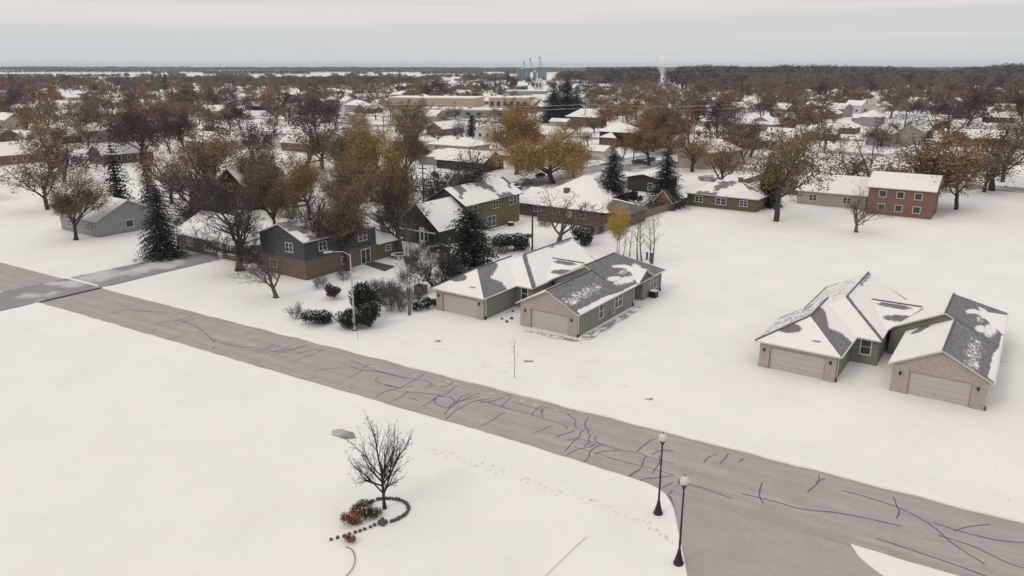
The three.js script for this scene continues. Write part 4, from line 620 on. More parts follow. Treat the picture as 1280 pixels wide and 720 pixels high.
// streets and houses of the further blocks, on the same grid
const town = [];
{
  const r = mulberry(1717), far = [], kinds = [M.sidingWhite, M.sidingTan, M.brickRed, M.sidingGrey, M.brickBrown, M.sidingDark], names = ['white', 'tan', 'red brick', 'grey', 'brown brick', 'dark brown'];
  for (let k = 0; k < 6; k++) { struct(strip('town_street', along(hl(-330 + k * 108, -170), [.5693, -.8221], k < 2 ? 0 : 60, 780, 30), 7, .05, M.farAsphalt, null, .1, k)); struct(strip('town_street', along(hl(-560, -250 - k * 92), [.8221, .5693], 0, 900, 30), 7, .057, M.farAsphalt, null, .1, 20 + k)); }
  for (let i = -20; i < 26; i++) for (let j = 2; j < 22; j++) {
    const lx = -330 + i * 27 + (r() - .5) * 8, lz = -178 - j * 46 + (r() < .5 ? 13 : -13) + (r() - .5) * 5; if (r() < .3) continue; const p = hl(lx, lz), d = -p[1], a = p[0] / d;
    if (d < 215 || d > 980 || Math.abs(a) > .80) continue; const mid = Math.abs(a) < .225; if (mid && d < 420) continue;
    if (Math.abs(a - .027) < .02 && d > 700) continue; if (d > 400 && d < 560 && a > -.2 && a < 0.02) continue; far.push([p, d]);
  }
  far.sort((x, y) => x[1] - y[1]); const protos = [];
  far.slice(0, 175).forEach(([p, d], i) => {
    const k = Math.floor(r() * 6), lab = 'far ' + names[k] + ' house with a snow-covered roof in the town blocks'; let t;
    if (!protos[k]) t = protos[k] = house({ name: 'town_house', label: lab, group: 'houses of the far town blocks', at: p, w: 10.5 + (k % 3) * 1.6, d: 8 + (k % 2) * 1.5, h: k % 3 === 0 ? 4.8 : 2.9, rh: k % 3 === 0 ? 7.4 : 5.2, ridge: 'x', e0: k === 1 || k === 4 ? 'h' : 'g', e1: k === 1 || k === 4 ? 'h' : 'g', wall: kinds[k], roof: snowRoof[k % 2 ? 3 : 0], plain: true, win: [[0, -2.8, 1.6, 1.4, 1.3], [0, 2.6, 1.6, 1.6, 1.3], [1, 0, 1.6, 1.3, 1.3]] });
    else { t = protos[k].clone(); t.name = numbered('town_house'); scene.add(t); t.position.set(p[0], 0, p[1]); t.userData.label = lab; }
    t.rotation.y = GRID + (r() < .45 ? Math.PI / 2 : 0) + (r() < .5 ? Math.PI : 0); town.push(p);
  });
}
// houses beside the view the photograph frames
house({ name: 'ranch_house', label: 'brown brick ranch house among the bare trees beside the blue-grey house', at: [-41.79, -112.5], w: 17, d: 10, h: 2.8, rh: 5.2, ridge: 'x', e1: 'h', wall: M.brickBrown, roof: snowRoof[0], trim: M.trim, win: [[0, -5, 1.5, 1.6, 1.3, 1], [0, 0, 1.5, 2.4, 1.5, 2], [0, 5, 1.5, 1.6, 1.3, 1], [1, 0, 1.5, 1.4, 1.3, 1]], doors: [[0, 2.4, .95, 2.05, M.trim]] });
house({ name: 'gabled_house', label: 'dark brown gabled house with white roof trim deep among the autumn trees', at: [-51.55, -152.42], w: 10, d: 13, h: 4.8, rh: 8, ridge: 'z', wall: M.sidingDark, roof: snowRoof[2], trim: M.white, win: [[0, -2.5, 1.6, 1.3, 1.5], [0, 2.5, 1.6, 1.3, 1.5], [0, 0, 4.2, 1.3, 1.5], [1, 3, 1.6, 1.3, 1.5], [1, -3, 1.6, 1.3, 1.5]] });
house({ name: 'gabled_house', label: 'grey sided house with a white gable roof past the brown ranch house', at: [-69.67, -128.6], w: 12, d: 11, h: 3, rh: 5.6, ridge: 'x', wall: M.sidingGrey, roof: snowRoof[0], win: [[0, -3, 1.5, 1.5, 1.3, 1], [0, 3, 1.5, 1.5, 1.3, 1], [1, 0, 1.5, 1.4, 1.3]] });
house({ name: 'ranch_house', label: 'olive sided ranch house with patchy snow roof behind the open field', at: off([40.57, -146.14], 0, 6), w: 14, d: 10, h: 2.8, rh: 5, ridge: 'x', e0: 'h', e1: 'h', wall: M.sidingGreen, roof: snowRoof[2], win: [[0, -4.5, 1.5, 1.6, 1.2, 1], [0, 0, 1.5, 2.2, 1.4, 1], [0, 4.5, 1.5, 1.6, 1.2, 1]], chimney: [[2, 0, .4, 5.6]] });
house({ name: 'gabled_house', label: 'tan sided house with a white gable roof at the field edge', at: off([60.99, -145.29], 0, 10), w: 13, d: 10, h: 3, rh: 5.8, ridge: 'x', wall: M.sidingTan, roof: snowRoof[0], win: [[0, -3.5, 1.5, 1.5, 1.3, 1], [0, 3, 1.5, 1.5, 1.3, 1], [1, 0, 1.6, 1.4, 1.3]] });
house({ name: 'two_storey_house', label: 'red brick two-storey house at the far end of the open field', at: off([71.49, -137.99], 0, 6), w: 11, d: 9, h: 5.4, rh: 7.6, ridge: 'x', wall: M.brickRed, roof: snowRoof[0], win: [[0, -3, 1.5, 1.3, 1.3], [0, 0, 1.5, 1.3, 1.3], [0, 3, 1.5, 1.3, 1.3], [0, -3, 4, 1.3, 1.3], [0, 0, 4, 1.3, 1.3], [0, 3, 4, 1.3, 1.3]] });

// ---------------------------------------------------------------- landmarks on the horizon
function bin(xz, r, h, label) { const t = thing('grain_bin', label, 'silo', xz, 0, 'grain bins on the horizon'); const b = new GB(), n = Math.round(h / 1.6); const prof = []; for (let k = 0; k <= n; k++) { prof.push([r, k * h / n]); if (k < n) prof.push([r + .12, (k + .5) * h / n]); } b.lathe(prof, 28); b.build('shell', M.steelBlue, t); const c = new GB(); c.lathe([[r + .3, h], [r * .15, h + r * .42], [r * .15, h + r * .5], [.01, h + r * .52]], 28); c.build('cone_roof', M.steelPale, t); return t; }
bin([14.07, -1614.63], 4.2, 25, 'narrow pale grain bin, first of the row'); bin([21.52, -1614.63], 4.6, 22, 'slim blue-grey grain bin beside the narrow pale one'); bin([30.8, -1614.63], 6.4, 24, 'round blue-grey grain bin between the first two lift towers'); bin([46.37, -1586.49], 3.9, 17, 'short grain bin, the smallest, before the largest one'); bin([62.09, -1614.63], 9.4, 25.5, 'broad blue-grey grain bin, the largest');
for (const [p, h, l] of [[[23.35, -1559.31], 33.5, 'thin lift tower, the shortest of three over the grain bins'], [[36.14, -1559.31], 39.5, 'thin lift tower in the middle of the three'], [[54.4, -1541.7], 42.5, 'thin lift tower, the tallest of three over the grain bins']]) {
  const t = thing('lift_tower', l, 'tower', p, 0, 'lift towers over the grain bins'), b = new GB(); for (const [x, z] of [[-.9, -.9], [.9, -.9], [.9, .9], [-.9, .9]]) b.box(x - .18, x + .18, 0, h, z - .18, z + .18); for (let y = 3; y < h; y += 3) { b.box(-.9, .9, y, y + .2, -.98, -.82); b.box(-.9, .9, y, y + .2, .82, .98); } b.build('frame', M.steelDark, t); const c = new GB(); c.box(-1.2, 1.2, h, h + 2.6, -1.2, 1.2); c.build('head_house', M.steelDark, t); const s = new GB(); s.tube([[0, h, 0], [6, 26, 0]], [.3, .3], 5); s.build('spout', M.steelDark, t);
}
{ const t = thing('water_tower', 'tall white water tower on slim legs at the edge of town', 'water tower', [338.68, -1771.65]), b = new GB(), R = 7.4, base = 30, top = 47;
  b.lathe([[.01, base - 3], [R * .6, base - 1.6], [R, base + 2], [R, top - 2.5], [R * .72, top + .6], [.01, top + 2.2]], 28); b.build('tank', M.paintPale, t);
  for (let k = 0; k < 6; k++) { const a = k * Math.PI / 3 + .3, l = new GB(); l.tube([[Math.cos(a) * 8.6, 0, Math.sin(a) * 8.6], [Math.cos(a) * R, base + 3, Math.sin(a) * R]], [.5, .42], 6); l.build('leg', M.paintPale, t); } const r = new GB(); r.tube([[0, 0, 0], [0, base - 2, 0]], [1.1, 1.1], 10); r.build('riser_pipe', M.paintPale, t); const c = new GB(); c.lathe([[R, base + 2], [R + 1, base + 2], [R + 1, base + 2.25], [R, base + 2.25]], 28); c.build('catwalk', M.greyMetal, t); }

// ---------------------------------------------------------------- trees and bushes close by
plant(P.near, 'bare_tree', 'black-barked bare young tree inside the stone ring', 'tree', [-8.11, -42.01], 6.76, 4.74, .6);
plant(P.oak, 'oak_tree', 'big oak with a ring bench round its trunk', 'tree', [-16.77, -109.42], 15.62, 12.46, 2.1);
plant(P.gnarl, 'fruit_tree', 'gnarled double-trunked fruit tree behind the hipped garage', 'tree', [-10.17, -92.71], 5.88, 7.6, .3);
plant(P.slim, 'slender_tree', 'pair of tall thin bare trunks rising from the brushy border', 'tree', [-11.68, -80.74], 14.17, 4.08, 1.2);
plant(P.pine, 'pine_tree', 'dark spreading pine behind the hipped garage roof', 'tree', [-5.67, -98.96], 9.03, 10.04, .4);
plant(P.vase, 'bare_tree', 'large bare tree with forked limbs before the brick ranch house', 'tree', [7.51, -116.86], 10.68, 14.77, 2.6);
plant(P.yellow, 'yellow_tree', 'narrow tree still full of yellow leaves behind the duplex', 'tree', [15.62, -108.92], 9.23, 5.01, .2);
for (const [p, h, l, tu] of [[[16.51, -108.43], 4.59, 'short', .1], [[17.39, -107.94], 4.93, 'middling', 1.4], [[18.26, -106.03], 7.29, 'tall', 2.2], [[18.77, -105.56], 7.95, 'tallest', 3.1], [[19.8, -104.17], 6.5, 'leaning', 4.4], [[19.94, -103.72], 7.83, 'rearmost', 5.2]]) { const t = plant(P.birch, 'birch_sapling', l + ' thin bare stem in the row behind the duplex', 'sapling', p, h * 1.15, h * .4, tu, 'thin bare stems in a row'); t.rotation.z = -.09; }
plant(P.juniper, 'evergreen_bush', 'round dark green bush at the foot of the forked bare tree', 'bush', [11.16, -116.3], 3.34, 4.31, .3);
plant(P.juniper, 'evergreen_bush', 'wide dark bush peeking over the hipped garage roof ridge', 'bush', [0.0, -111.45], 3.22, 5.73, 2.3);
plant(P.yew, 'yew_bush', 'big black-green yew beside the light pole', 'bush', [-16.4, -79.89], 4.37, 4.31, .8);
plant(P.yew, 'yew_bush', 'lower dark yew hugging the lawn edge in front of the big one', 'bush', [-15.33, -76.92], 3.08, 3.21, 2.9);
plant(P.yew, 'yew_bush', 'ragged yew by the foot of the light pole', 'bush', [-17.53, -76.66], 2.17, 3.11, 4.0);
for (const [p, h, w, l] of [[[-10.8, -82.48], 1.2, 1.5, 'small round'], [[-9.79, -83.38], 1.5, 1.5, 'taller snowy'], [[-9.07, -84.61], .8, 1.2, 'lowest']]) plant(P.bush, 'clipped_bush', l + ' clipped bush near the hipped garage', 'bush', p, h, w, h * 3, 'clipped bushes by the hipped garage');
for (const [p, h, w] of [[[-15.54, -84.92], 3.0, 3.2], [[-14.12, -82.48], 2.5, 2.6], [[-13.37, -83.68], 3.4, 3], [[-12.51, -82.19], 2.2, 2.4], [[-11.66, -84.92], 2.4, 2.6], [[-14.22, -86.19], 2.6, 2.8], [[-10.82, -85.87], 1.7, 2], [[-15.39, -87.49], 2.0, 2.6]]) plant(P.twigs, 'twiggy_shrub', 'leafless twiggy shrub in the border between the yews and the hipped garage', 'shrub', p, h, w, p[0] * 3, 'leafless shrubs of the border');
plant(P.spruce, 'spruce_tree', 'snow-dusted spruce beside the stone pier', 'tree', [20.11, -149.67], 12.06, 11.26, .5);
plant(P.spruce2, 'spruce_tree', 'tall dark spruce behind the brown shed', 'tree', [30.55, -148.77], 12.15, 11.35, 1.5);
plant(P.redbush, 'maroon_bush', 'maroon bush before the carport house', 'bush', [25.35, -153.35], 2.97, 3.95, .2);
plant(P.willow, 'willow_tree', 'wide golden willow, the brightest, over the back street', 'tree', [9.64, -180.97], 15.44, 24.29, 1.0);
plant(P.willow2, 'willow_tree', 'taller amber willow behind the bright golden one', 'tree', [1.25, -196.37], 19.61, 17.1, 3.0);
plant(P.olive, 'tree', 'olive-brown thin crowned tree touching the golden willow', 'tree', [15.59, -190.49], 11.13, 12.15, 2.0);
plant(P.golden, 'golden_tree', 'broad ochre tree over the blue-grey house', 'tree', [-28.98, -155.26], 18.5, 16.65, .4);
plant(P.brown, 'brown_tree', 'grey-brown tree with fan of upright limbs beside the ochre one', 'tree', [-24.28, -172.33], 18.95, 12.87, 2.4);
plant(P.brown, 'brown_tree', 'twiggy brown tree before the blue-grey house roof', 'tree', [-22.74, -100.22], 15.12, 10.38, 2.8);
plant(P.golden, 'golden_tree', 'leaning ochre tree between the school and the ochre giants', 'tree', [-39.45, -201.01], 16.81, 17.49, 5.1);
plant(P.golden, 'golden_tree', 'ochre-brown tree over the brick wing, between the oak and the ochre tree', 'tree', [-22.04, -137.99], 15.22, 13.7, 1.7);
plant(P.brown, 'brown_tree', 'dense brown tree behind the rust-brown one', 'tree', [-36.79, -172.33], 15.47, 13.79, 3.3);
plant(P.brown, 'brown_tree', 'rust-brown tree crowding the blue-grey house', 'tree', [-27.02, -130.66], 13.56, 13.02, 4.0);
plant(P.brown, 'brown_tree', 'reddish tree behind the grey house with patchy roof', 'tree', [-26.07, -218.14], 8.38, 9.23, 5.0);
plant(P.bareGrey, 'bare_tree', 'bare grey tree spreading over the olive house roof', 'tree', [-8.71, -134.23], 14.44, 17.41, 3.6);
plant(P.vase, 'bare_tree', 'thin bare tree beside the dark pine in town', 'tree', [-19.39, -298.53], 10.65, 11.89, 1);
plant(P.pine, 'pine_tree', 'dark pine beside the small white house', 'tree', [-15.47, -295.16], 9.35, 6.5, 2);
plant(P.orange, 'orange_tree', 'orange-brown tree on the far side of the grey parking area', 'tree', [38.82, -214.49], 13.52, 14.98, .7);
plant(P.orange, 'orange_tree', 'orange tree behind the hip-roofed house with porch', 'tree', [46.3, -249.84], 15.34, 17.1, 2.2);
plant(P.brown, 'brown_tree', 'brown tree behind the tall dark spruce', 'tree', [51.13, -245.11], 18.01, 18.08, 3.2);
plant(P.vase, 'bare_tree', 'bare black tree standing against the hip-roofed house with porch', 'tree', [33.73, -229.84], 8.09, 6.8, 3.2);
for (const [p, h, w, l] of [[[20.91, -386.1], 19.38, 23.32, 'left'], [[26.58, -375.15], 21.82, 22.67, 'tallest'], [[32.17, -386.1], 18.23, 17.7, 'right']]) plant(P.spruce2, 'spruce_tree', (l === 'tallest' ? 'tallest of three' : l === 'left' ? 'broad one of three' : 'small one of three') + ' blue-black spruces before the grain bins', 'tree', p, h, w, h, 'three blue-black spruces');

// ---------------------------------------------------------------- street and yard objects
function lampPost(xz, label) {
  const t = thing('street_lamp', label, 'street lamp', xz, 0, 'black globe street lamps'); const b = new GB(); b.lathe([[.30, -.1], [.30, .08], [.24, .12], [.22, .3], [.13, .62], [.10, .8], [.12, .84], [.075, .9]], 14); b.build('base', M.iron, t);
  const p = new GB(); p.lathe([[.07, .88], [.055, 2.6], [.048, 4.78], [.09, 4.82], [.10, 4.9], [.17, 4.98], [.17, 5.03], [.01, 5.03]], 12); p.build('pole', M.iron, t);
  const g = new GB(); g.lathe([[.14, 5.03], [.24, 5.16], [.26, 5.3], [.2, 5.44], [.08, 5.52], [.01, 5.56]], 16); g.build('globe', M.globe, t); const f = new GB(); f.lathe([[.03, 5.55], [.03, 5.62], [.005, 5.7]], 8); f.build('finial', M.iron, t); return t;
}
M.globe = new THREE.MeshPhysicalMaterial({ color: lin(.72, .70, .62), roughness: .35, transmission: .25, thickness: 0 });
lampPost([9.2, -41.43], 'black street lamp with a white globe at the street corner'); lampPost([9.43, -36.46], 'second black globe lamp further in along the side street');
{ const t = thing('light_pole', 'tall pale grey light pole at the edge of the lawn by the yews', 'light pole', [-16.76, -75.63]); const b = new GB(); b.lathe([[.2, -.1], [.2, .12], [.13, .16], [.13, .5], [.105, .55], [.06, 8.4], [.01, 8.42]], 12); b.build('pole', M.poleGrey, t); const a = new GB(); a.tube([[0, 8.2, 0], [-.6, 8.7, .35], [-1.7, 8.85, .95]], [.05, .045, .035], 6); a.build('arm', M.poleGrey, t); const l = new GB(); l.box(-.42, .42, -.08, .08, -.16, .16); const m = l.build('lamp_head', M.poleGrey, t); m.position.set(-2.0, 8.84, 1.1); m.rotation.y = .5; const c = new GB(); c.box(-.16, .16, .9, 1.5, .12, .3); c.build('control_box', M.greyMetal, t); const q = new GB(); q.lathe([[.26, -.05], [.24, .07], [.1, .1]], 8); q.build('base_collar', M.black, t); }
tag(struct0('marker_stake', [-15.84, -72.7], b => b.tube([[0, -.1, 0], [-.03, 1.25, 0]], [.018, .014], 5, null, true), M.bark), 'thin marker stake stuck in the snow by the light pole', 'stake');
{ const t = thing('wooden_pole', 'dark wooden pole standing behind the duplex roof', 'pole', [3.1, -111.97]); const b = new GB(); b.tube([[0, -.2, 0], [0, 5.57, 0]], [.15, .12], 8, null, true); b.build('post', M.bark, t); }
{ const t = thing('sapling', 'thin sapling with a few withered leaves on the front lawn', 'sapling', [0.22, -62.95]); const r = mulberry(61), b = new GB(), l = new GB(), h = 3.77; b.tube([[0, -.1, 0], [.03, h * .4, .02], [-.02, h * .8, 0], [0, h, 0]], [.03, .024, .016, .004], 5); for (let k = 0; k < 9; k++) { const y = h * (.3 + .07 * k), a = r() * 6.28, e = [Math.cos(a) * .3, y + .3, Math.sin(a) * .3]; b.tube([[0, y, 0], e], [.009, .003], 3); for (let q = 0; q < 7; q++) leafQuad(l, add(e, [(r() - .5) * .3, (r() - .5) * .3, (r() - .5) * .3]), .05, r, tone([.16, .12, .08], r)); } b.build('stem', M.bark, t); l.build('leaves', M.leaf, t); }
{ // stone edging of the planting bed round the bare tree
  const t = thing('stone_edging', 'curved edging of dark stones round the bed of the bare tree', 'edging', [-7.8, -41.65]); const o = [-7.8, -41.65], r = mulberry(91), pts = [[-9.18, -42.56], [-9.01, -42.8], [-8.73, -42.97], [-8.38, -43.05], [-7.97, -43.07], [-7.54, -42.99], [-7.15, -42.81], [-6.82, -42.51], [-6.62, -42.14], [-6.57, -41.74], [-6.69, -41.3], [-6.91, -40.95], [-7.19, -40.67], [-7.44, -40.49]].map(p => [p[0] - o[0], p[1] - o[1]]), c = spline(pts, 2), gs = [0, 1, 2].map(k => { const g = new THREE.DodecahedronGeometry(.5, 0), q = g.attributes.position; for (let i = 0; i < q.count; i++) { const f = .8 + .35 * hash2(Math.round(q.getX(i) * 50), Math.round(q.getY(i) * 50 + q.getZ(i) * 31), k); q.setXYZ(i, q.getX(i) * f, q.getY(i) * f, q.getZ(i) * f); } g.computeVertexNormals(); return g; });
  c.forEach((p, i) => { if (i % 1 || r() < .08) return; const m = mesh('stone', gs[i % 3], M.stoneDark, t); m.position.set(p[0], .05, p[1]); m.rotation.set(r() * 3, r() * 6, r()); m.scale.set(.27 + .07 * r(), .2 + .05 * r(), .22 + .05 * r()); });
  const rows = [[-7.79, -40.35], [-8.01, -40.52], [-7.91, -40.18], [-8.12, -40.27], [-8.43, -40.1], [-8.65, -39.93], [-8.95, -39.68], [-9.2, -39.52], [-9.46, -39.36], [-9.77, -39.2], [-10.05, -38.96], [-10.4, -38.8], [-10.75, -38.64]].map(p => [p[0] - o[0], p[1] - o[1]]);
  rows.forEach((p, i) => { const m = mesh('stone', gs[i % 3], M.stoneDark, t); m.position.set(p[0], i < 4 ? .12 : .05, p[1]); m.rotation.set(r() * 3, r() * 6, r()); const s = i < 4 ? .42 : .28; m.scale.set(s, s * .75, s * .8); });
}
plant(P.mat, 'low_shrub', 'brown withered low shrub inside the stone ring', 'shrub', [-8.86, -41.39], .55, 1.5, 1); plant(P.mat, 'low_shrub', 'flat brown creeper along the bed, by the rust-red shrub', 'shrub', [-9.81, -42.11], .35, 1.6, 2.2);
plant(P.rust, 'rust_shrub', 'rust-red leafy shrub beside the stone edging', 'shrub', [-9.69, -40.27], 1.0, 1.35, .4); plant(P.rust, 'rust_shrub', 'smaller rust-red shrub below the edging stones', 'shrub', [-9.59, -38.56], .5, .8, 2.4);
tag(mesh1('garden_hose', new GB().tube(spline([[-9.74, -37.94], [-9.31, -37.64], [-9.02, -37.04], [-8.91, -36.46], [-8.94, -35.83], [-9.16, -35.21]], 5).map(p => [p[0], .06, p[1]]), Array(26).fill(.022), 6).geo(), M.black), 'thin black hose curling on the snow', 'hose');
tag(mesh1('ground_cable', new GB().tube(spline([[4.45, -38.92], [3.54, -37.71], [2.73, -36.61], [1.9, -35.41], [0.85, -33.9]], 4).map(p => [p[0], .045 + undul(p[0], p[1]), p[1]]), Array(17).fill(.011), 5).geo(), M.cable), 'straight thin cable half sunk in the near snow', 'cable');
{ // ring bench round the oak
  const t = thing('ring_bench', 'ring bench with snow on it round the oak trunk', 'bench', [-16.61, -107.46]); for (let k = 0; k < 8; k++) { const a = k * Math.PI / 4, s = new GB(); s.box(-.5, .5, .42, .48, .75, 1.2); const m = s.build('seat_board', M.wood, t); m.rotation.y = a; const q = new GB(); q.box(-.48, .48, .48, .55, .78, 1.17); const n = q.build('snow_cover', M.snowCap, t); n.rotation.y = a; const l = new GB(); l.box(-.04, .04, -.1, .42, .8, 1.15); const g = l.build('leg', M.wood, t); g.rotation.y = a + .39; } }
{ const t = thing('wooden_bin', 'dark wooden box bin in the border behind the clipped bushes', 'bin', [-11.3, -89.17], GRID + .2); for (let k = 0; k < 4; k++) for (let f = 0; f < 4; f++) { const s = new GB(); s.box(-.6, .6, .06 + k * .26, .29 + k * .26, .57, .61); const m = s.build('slat', M.wood, t); m.rotation.y = f * Math.PI / 2; } for (const [x, z] of [[-.56, -.56], [.56, -.56], [.56, .56], [-.56, .56]]) { const p = new GB(); p.box(x - .05, x + .05, -.1, 1.12, z - .05, z + .05); p.build('post', M.bark, t); } const l = new GB(); l.box(-.52, .52, .2, .85, -.52, .52); l.build('leaf_fill', M.bark, t); }
{ const t = thing('round_tub', 'black round tub with snow on top behind the olive house', 'tub', [-0.21, -130.66]); const b = new GB(); b.lathe([[.5, -.05], [.62, .6], [.66, .62], [.6, .62], [.01, .6]], 14); b.build('shell', M.black, t); const s = new GB(); s.lathe([[.58, .61], [.5, .7], [.01, .74]], 14); s.build('snow_cover', M.snowCap, t); }
{ const t = thing('air_conditioner', 'black air conditioner unit at the duplex side wall', 'air conditioner', [17.27, -87.66], GRID); const b = new GB(); b.box(-.42, .42, 0, .8, -.42, .42); b.build('cabinet', M.black, t); const s = new GB(); s.box(-.42, .42, .8, .88, -.42, .42); s.build('snow_cover', M.snowCap, t); const f = new GB(); f.box(-.6, .6, -.1, .0, -.6, .6); f.build('pad', M.concrete, t); for (let k = 0; k < 6; k++) { const g = new GB(); g.box(-.38, .38, .1 + k * .11, .15 + k * .11, .42, .435); g.build('grille_bar', M.iron, t); } }
for (const [p, h, w, l] of [[[19.64, -106.26], 1.0, .13, 'slim grey utility pedestal beside the wider one'], [[20.16, -105.56], 1.05, .24, 'wide grey utility cabinet at the birches']]) { const t = thing('utility_pedestal', l, 'utility box', p, GRID); const b = new GB(); b.box(-w, w, -.1, h, -w * .8, w * .8); b.build('cabinet', M.utilGreen, t); const c = new GB(); c.box(-w - .03, w + .03, h, h + .08, -w * .8 - .03, w * .8 + .03); c.build('cap', M.utilGreen, t); }
// fences
function fence(name, label, a, b2, h, m, top, gap = 2.4) { const L = Math.hypot(b2[0] - a[0], b2[1] - a[1]), n = Math.round(L / gap), ang = -Math.atan2(b2[1] - a[1], b2[0] - a[0]), t = thing(name, label, 'fence', a, ang), w = L / n; const pb = new GB(), bw = .15; for (let x = .06; x < w - .08; x += bw) pb.box(x + .006, Math.min(w - .05, x + bw - .006), .06, h * (.985 + .03 * hash2(Math.round(x * 100), 1, 4)), -.012, .012); pb.box(.05, w - .05, h * .25, h * .25 + .08, .013, .05); pb.box(.05, w - .05, h * .78, h * .78 + .08, .013, .05); const pg = pb.geo(), qb = new GB(); qb.box(-.05, .05, -.2, h + .06, -.05, .05); const qg = qb.geo(), cg = new GB(); cg.box(-.07, .07, h + .06, h + .16, -.07, .07); const cgg = cg.geo(); for (let k = 0; k <= n; k++) { if (k < n) { const p = mesh('fence_panel', pg, m, t); p.position.x = k * w; } const q = mesh('post', qg, m, t); q.position.x = k * w; if (top) { const c = mesh('snow_cap', cgg, top, q); } } return t; }
fence('board_fence', 'long taupe board fence running past the brown shed', [13.41, -122.16], [85.37, -218.14], 1.45, M.fenceTaupe);
fence('board_fence', 'dark brown board fence before the brick ranch house', [4.67, -134.97], [16.14, -127.26], 1.25, M.brickishWood);
fence('post_fence', 'low fence with white-topped posts before the steep brown house', [-16.79, -118.58], [-9.8, -115.19], 1.0, M.barkGrey, M.snowCap, 2.0);
{ const t = thing('porch_beam', 'white rail with a framed post across the steep brown house front', 'rail', hl(-46.4, -22.6), GRID); const b = new GB(); b.box(0, 8.2, 2.15, 2.32, -.1, .1); b.build('rail', M.white, t); for (const x of [.1, 8.1]) { const p = new GB(); p.box(x - .07, x + .07, -.1, 2.15, -.07, .07); p.build('post', M.bark, t); } const w = new GB(); w.box(5.0, 5.16, -.1, 2.15, -.08, .08); w.box(5.8, 5.96, -.1, 2.15, -.08, .08); w.box(5.0, 5.96, 2.32, 2.9, -.08, .08); w.box(5.16, 5.8, -.1, .85, -.06, .06); w.build('framed_panel', M.white, t); }
// patio and bared patches
poly('patio', [[-21.35, -103.95], [-20.46, -105.32], [-16.41, -102.16], [-17.45, -99.58]], .09, M.patio);
M.thaw = new THREE.MeshStandardMaterial({ roughness: .95, map: rep(dataTex(512, 512, (u, v) => { const a = tfbm(u, v, 9, 131, 5), s = smooth(.44, .62, a), k = .9 + .3 * (tfbm(u, v, 40, 133, 2) - .5); return [lerp(.34 * k, SNOW[0], s), lerp(.325 * k, SNOW[1], s), lerp(.305 * k, SNOW[2], s)]; }), 5) });
struct(strip('thawed_strip', Array.from({ length: 27 }, (_, i) => hl(.95, .3 - i * .5)), f => lerp(.95, .7, f) * (1 + .25 * Math.sin(f * 21)) * smooth(0, .06, f) * smooth(1, .93, f), .068, M.thaw, null, .35, 31));
struct(strip('thawed_strip', Array.from({ length: 15 }, (_, i) => hl(.9 - i * .32, .75 + i * .045)), f => .62 * smooth(0, .2, f) * smooth(1, .75, f) * (1 + .3 * Math.sin(f * 11)), .074, M.thaw, null, .35, 32));
struct(strip('walkway', along([-11.73, -51.29], [-RD[0], -RD[1]], 0, 2.6, 12), f => 1.05 * smooth(0, .35, f) * smooth(1, .75, f), .07, M.farAsphalt, null, .18, 12));
// dead grass through the thin snow: along the duplex wall, on the lawn, beside the tracks
{
  const r = mulberry(333), blade = new GB(); for (let k = 0; k < 7; k++) { const a = k * .9, d = [Math.cos(a) * .035, 0, Math.sin(a) * .035], s = [-Math.sin(a) * .008, 0, Math.cos(a) * .008]; blade.tri([d[0] - s[0], 0, d[2] - s[2]], [d[0] + s[0], 0, d[2] + s[2]], [d[0] * 2.6, .10, d[2] * 2.6]); }
  const list = [], put = (x, z, s) => list.push([x, undul(x, z) - .01, z, s, r() * 6.3]);
  const patch = (p, n, rx, rz, s) => { for (let k = 0; k < n; k++) { const a = r() * 6.283, q = Math.sqrt(r()); put(p[0] + Math.cos(a) * q * rx, p[1] + Math.sin(a) * q * rz, s * (.5 + r())); } };
  patch([-7.66, -72.35], 34, .42, .22, .9); patch([1.56, -66.8], 42, .55, .2, .9); patch([11.62, -58.27], 22, .35, .16, .8); patch([-10.55, -71.54], 26, .9, .9, .5); patch([-10.24, -72.93], 16, .5, .6, .5); patch([-2.56, -65.8], 30, 1, .4, .45); patch([-1.11, -64.25], 20, .9, .2, .45); patch([8.16, -66.8], 26, 1.0, .2, .4); patch([6.17, -63.14], 24, .9, .2, .4); patch([9.99, -61.0], 10, .4, .2, .5); patch([13.8, -68.03], 16, .9, .2, .4); patch([-7.16, -69.96], 14, .8, .2, .5); patch([-5.5, -69.09], 12, 1.4, .15, .45); patch([-9.56, -79.61], 10, .4, .2, .5);
  for (const [x, z] of FOOT) patch([x, z], 4, .14, .14, .45);
  for (let k = 0; k < 520; k++) { const q = r() * 14, a = .55 + .5 * r() * (q < 2 ? 2 : 1); const p = [6.70 + a * .8221 + q * .5693, -73.36 + a * .5693 - q * .8221]; put(p[0], p[1], .5 + .5 * r()); }
  for (let k = 0; k < 150; k++) { const q = -1.2 - r() * 4.4, a = .35 + .5 * r() + (-q) * .12; const p = [6.70 + q * .8221 - a * .5693, -73.36 + q * .5693 + a * .8221]; put(p[0], p[1], .5 + .4 * r()); }
  for (let k = 0; k < 900; k++) { const px = lerp(-30, 75, r()), t = -1 - r() * 12; const q = st(px, t); put(q[0], q[1], .3 + .25 * r()); }
  for (let k = 0; k < 700; k++) { const q = st(lerp(-34, 36, r()), 8.6 + r() * 26); put(q[0], q[1], .25 + .2 * r()); }
  const im = new THREE.InstancedMesh(blade.geo(), M.deadGrass, list.length), mx = new THREE.Matrix4(), qq = new THREE.Quaternion(); list.forEach(([x, y, z, s, a], i) => { qq.setFromAxisAngle(new THREE.Vector3(0, 1, 0), a); mx.compose(new THREE.Vector3(x, y, z), qq, new THREE.Vector3(s * 1.4, s, s * 1.4)); im.setMatrixAt(i, mx); });
  im.name = 'dead_grass'; im.userData.kind = 'stuff'; tag(im, 'dead grass blades poking through the thin snow', 'grass'); scene.add(im);
}
